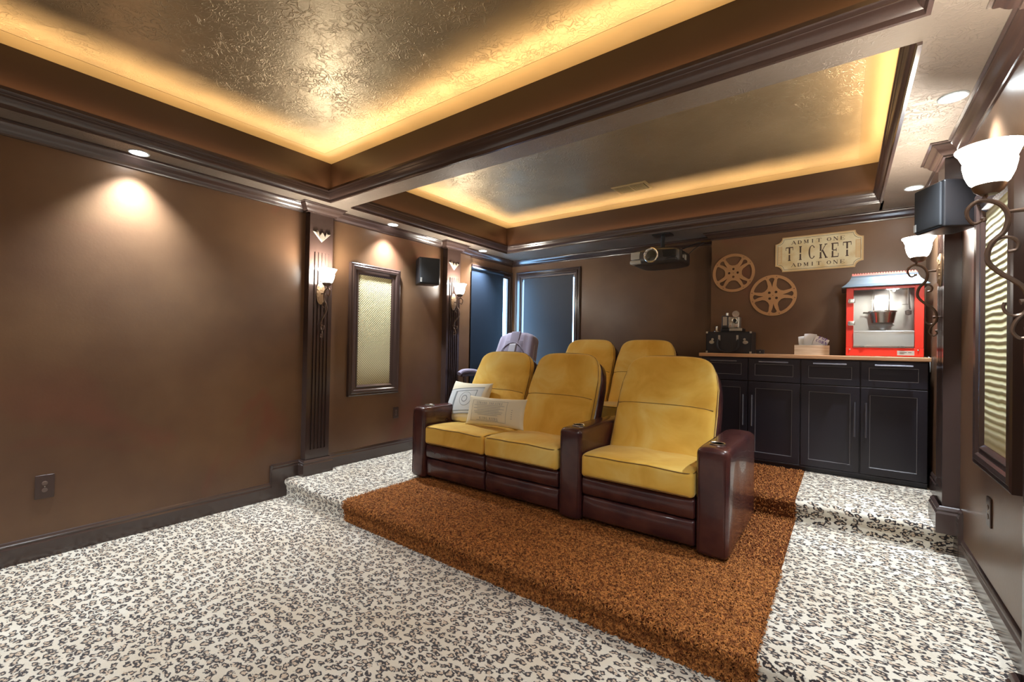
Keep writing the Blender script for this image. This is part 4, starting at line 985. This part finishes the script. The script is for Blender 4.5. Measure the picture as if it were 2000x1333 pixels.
# ticket sign
def ticket():
    cx, cz = -.217, 2.383; W, H = .718, .352; r = empty('ticket_sign', (cx, YC, cz), 0, 'cream ticket shaped wall sign reading TICKET, ADMIT ONE', 'sign')
    def outline(w_, h_, rr):
        pts = []
        for (sx, sy, a0) in ((1, 1, 270), (-1, 1, 0), (-1, -1, 90), (1, -1, 180)):
            a = [(sx*w_/2, sy*h_/2)]
            c = (sx*w_/2, sy*h_/2)
            seq = []
            for i in range(9):
                # concave quarter circle about the corner
                t = math.radians(90*i/8); 
                if (sx, sy) == (1, 1): seq.append((c[0]-rr*math.sin(t)*1, c[1]-rr*math.cos(t)))
                elif (sx, sy) == (-1, 1): seq.append((c[0]+rr*math.cos(t), c[1]-rr*math.sin(t)))
                elif (sx, sy) == (-1, -1): seq.append((c[0]+rr*math.sin(t), c[1]+rr*math.cos(t)))
                else: seq.append((c[0]-rr*math.cos(t), c[1]+rr*math.sin(t)))
            pts += seq
        return pts
    P = lambda d: (lambda a, c, e: Vector((a, -d+e, c)))
    filled('board', [outline(W, H, .062)], .014, M_signe, P(.009), r)
    filled('face', [outline(W-.024, H-.024, .058)], .004, M_sign, P(.0165), r)
    filled('border_line', [outline(W-.040, H-.040, .056), outline(W-.046, H-.046, .055)], .002, M_ink, P(.0188), r)
    f = lambda a, c, e: (a, -.0183-e, c)
    ink('title_lettering', [[(a, c-.066) for a, c in q] for q in letters('TICKET', .068, .138, .38, 1.15, split=True)], M_ink, f, r)
    ink('upper_lettering', [[(a, c+.096) for a, c in q] for q in letters('ADMIT ONE', .040, .036, .32, 1.1)], M_ink, f, r)
    ink('lower_lettering', [[(a, c-.131) for a, c in q] for q in letters('ADMIT ONE', .040, .036, .32, 1.1)], M_ink, f, r)
    for s in (-1, 1):
        b = MB(); b.box(s*.318-.020, s*.318+.020, -.0192, -.0184, -.085, .085); e = b.build('end_panel', M_signe, r, smooth=False)
        b = MB()
        for i in range(12): b.box(s*.318-.014, s*.318+.014, -.0198, -.0192, -.076+i*.0135, -.071+i*.0135)
        b.build('end_marks', M_sign, e, smooth=False)
ticket()

# ceiling projector
def projector():
    r = empty('video_projector', (-1.665, 4.76, 2.405), 0, 'dark grey video projector with a bright lens ring hung under the rear soffit', 'projector')
    w2_, h2_ = .270, .090
    def wp(p):
        p = p.copy(); u = p[0]/w2_
        if p[1] < .12: p[1] += .06*u*u*(1 if True else 0) + .03*abs(p[2]/h2_)**3
        p[2] *= 1-.25*abs(u)**4
        return p
    b = MB(); b.rbox(-w2_, w2_, 0, .46, -h2_, h2_, .03, 10, wp); b.build('body', M_greyp, r, angle=60)
    b = MB(); b.lathe([(.080, .04), (.080, -.016), (.075, -.022), (.067, -.018), (.064, .0)], (-.015, 0, .004), 36, 'Y'); b.build('lens_ring', M_steel, r)
    b = MB(); b.lathe([(.0001, -.012), (.03, -.009), (.05, -.002), (.066, .006)], (-.015, 0, .004), 30, 'Y'); b.build('lens', M_lensg, r)
    b = MB(); b.rbox(-.255, -.150, .020, .075, -.020, .060, .006, 4); b.build('intake_grille', M_silverp, r)
    b = MB(); b.rbox(-.262, -.135, .012, .10, -.072, -.030, .012, 4); b.build('lower_trim', M_silverp, r)
    b = MB(); b.rbox(.085, .245, .018, .075, -.062, -.030, .012, 4); b.build('lower_trim', M_greyp, r)
    b = MB(); b.rbox(.095, .235, .010, .05, -.024, .055, .008, 4); b.build('exhaust_grille', M_dark, r)
    b = MB(); b.box(.2705, .273, .16, .19, -.02, .012); b.box(.2705, .273, .23, .29, -.03, .025); b.build('connector_plate', M_silverp, r, smooth=False)
    b = MB(); b.box(-.10, .10, .26, .40, ZS-2.405-.012, ZS-2.405); b.tube([(0, .33, .08), (0, .33, ZS-2.405)], .022, 12); b.box(-.13, .13, .22, .42, .086, .100); b.build('ceiling_mount', M_black, r, smooth=False)
    b = MB(); b.tube(smooth_pts([(.02, .46, .04), (.10, .50, .12), (.18, .48, .14), (.26, .50, .17), (.36, .53, .21)], 4), .006, 6)
    b.tube(smooth_pts([(.12, .46, .0), (.22, .50, .06), (.30, .50, .13), (.40, .54, .20)], 4), .005, 6); b.build('cables', M_black, r)
projector()

# ceiling vent
r = empty('air_vent', (-1.755, 4.375, ZC), 0, 'brass coloured air vent in the ceiling of the rear tray', 'vent')
b = MB(); vw, vd = .18, .115
b.frame([(0, 0), (0, -.006), (.006, -.010), (.026, -.010), (.030, -.004), (.030, 0)], -vw, vw, -vd, vd, lambda a, c, d: (a, c, d)); b.box(-.012, .012, -vd+.03, vd-.03, -.010, 0); b.build('vent_frame', M_vent, r, smooth=False)
b = MB(); b.box(-vw+.02, vw-.02, -vd+.02, vd-.02, -.0025, -.001); b.build('backing', M_dark, r, smooth=False)
b = MB()
for s in (-1, 1):
    for i in range(9): xx = s*(.022+i*.0145); b.box(xx-.004, xx+.004, -vd+.03, vd-.03, -.009, -.003)
b.build('louvres', M_vent, r, smooth=False)
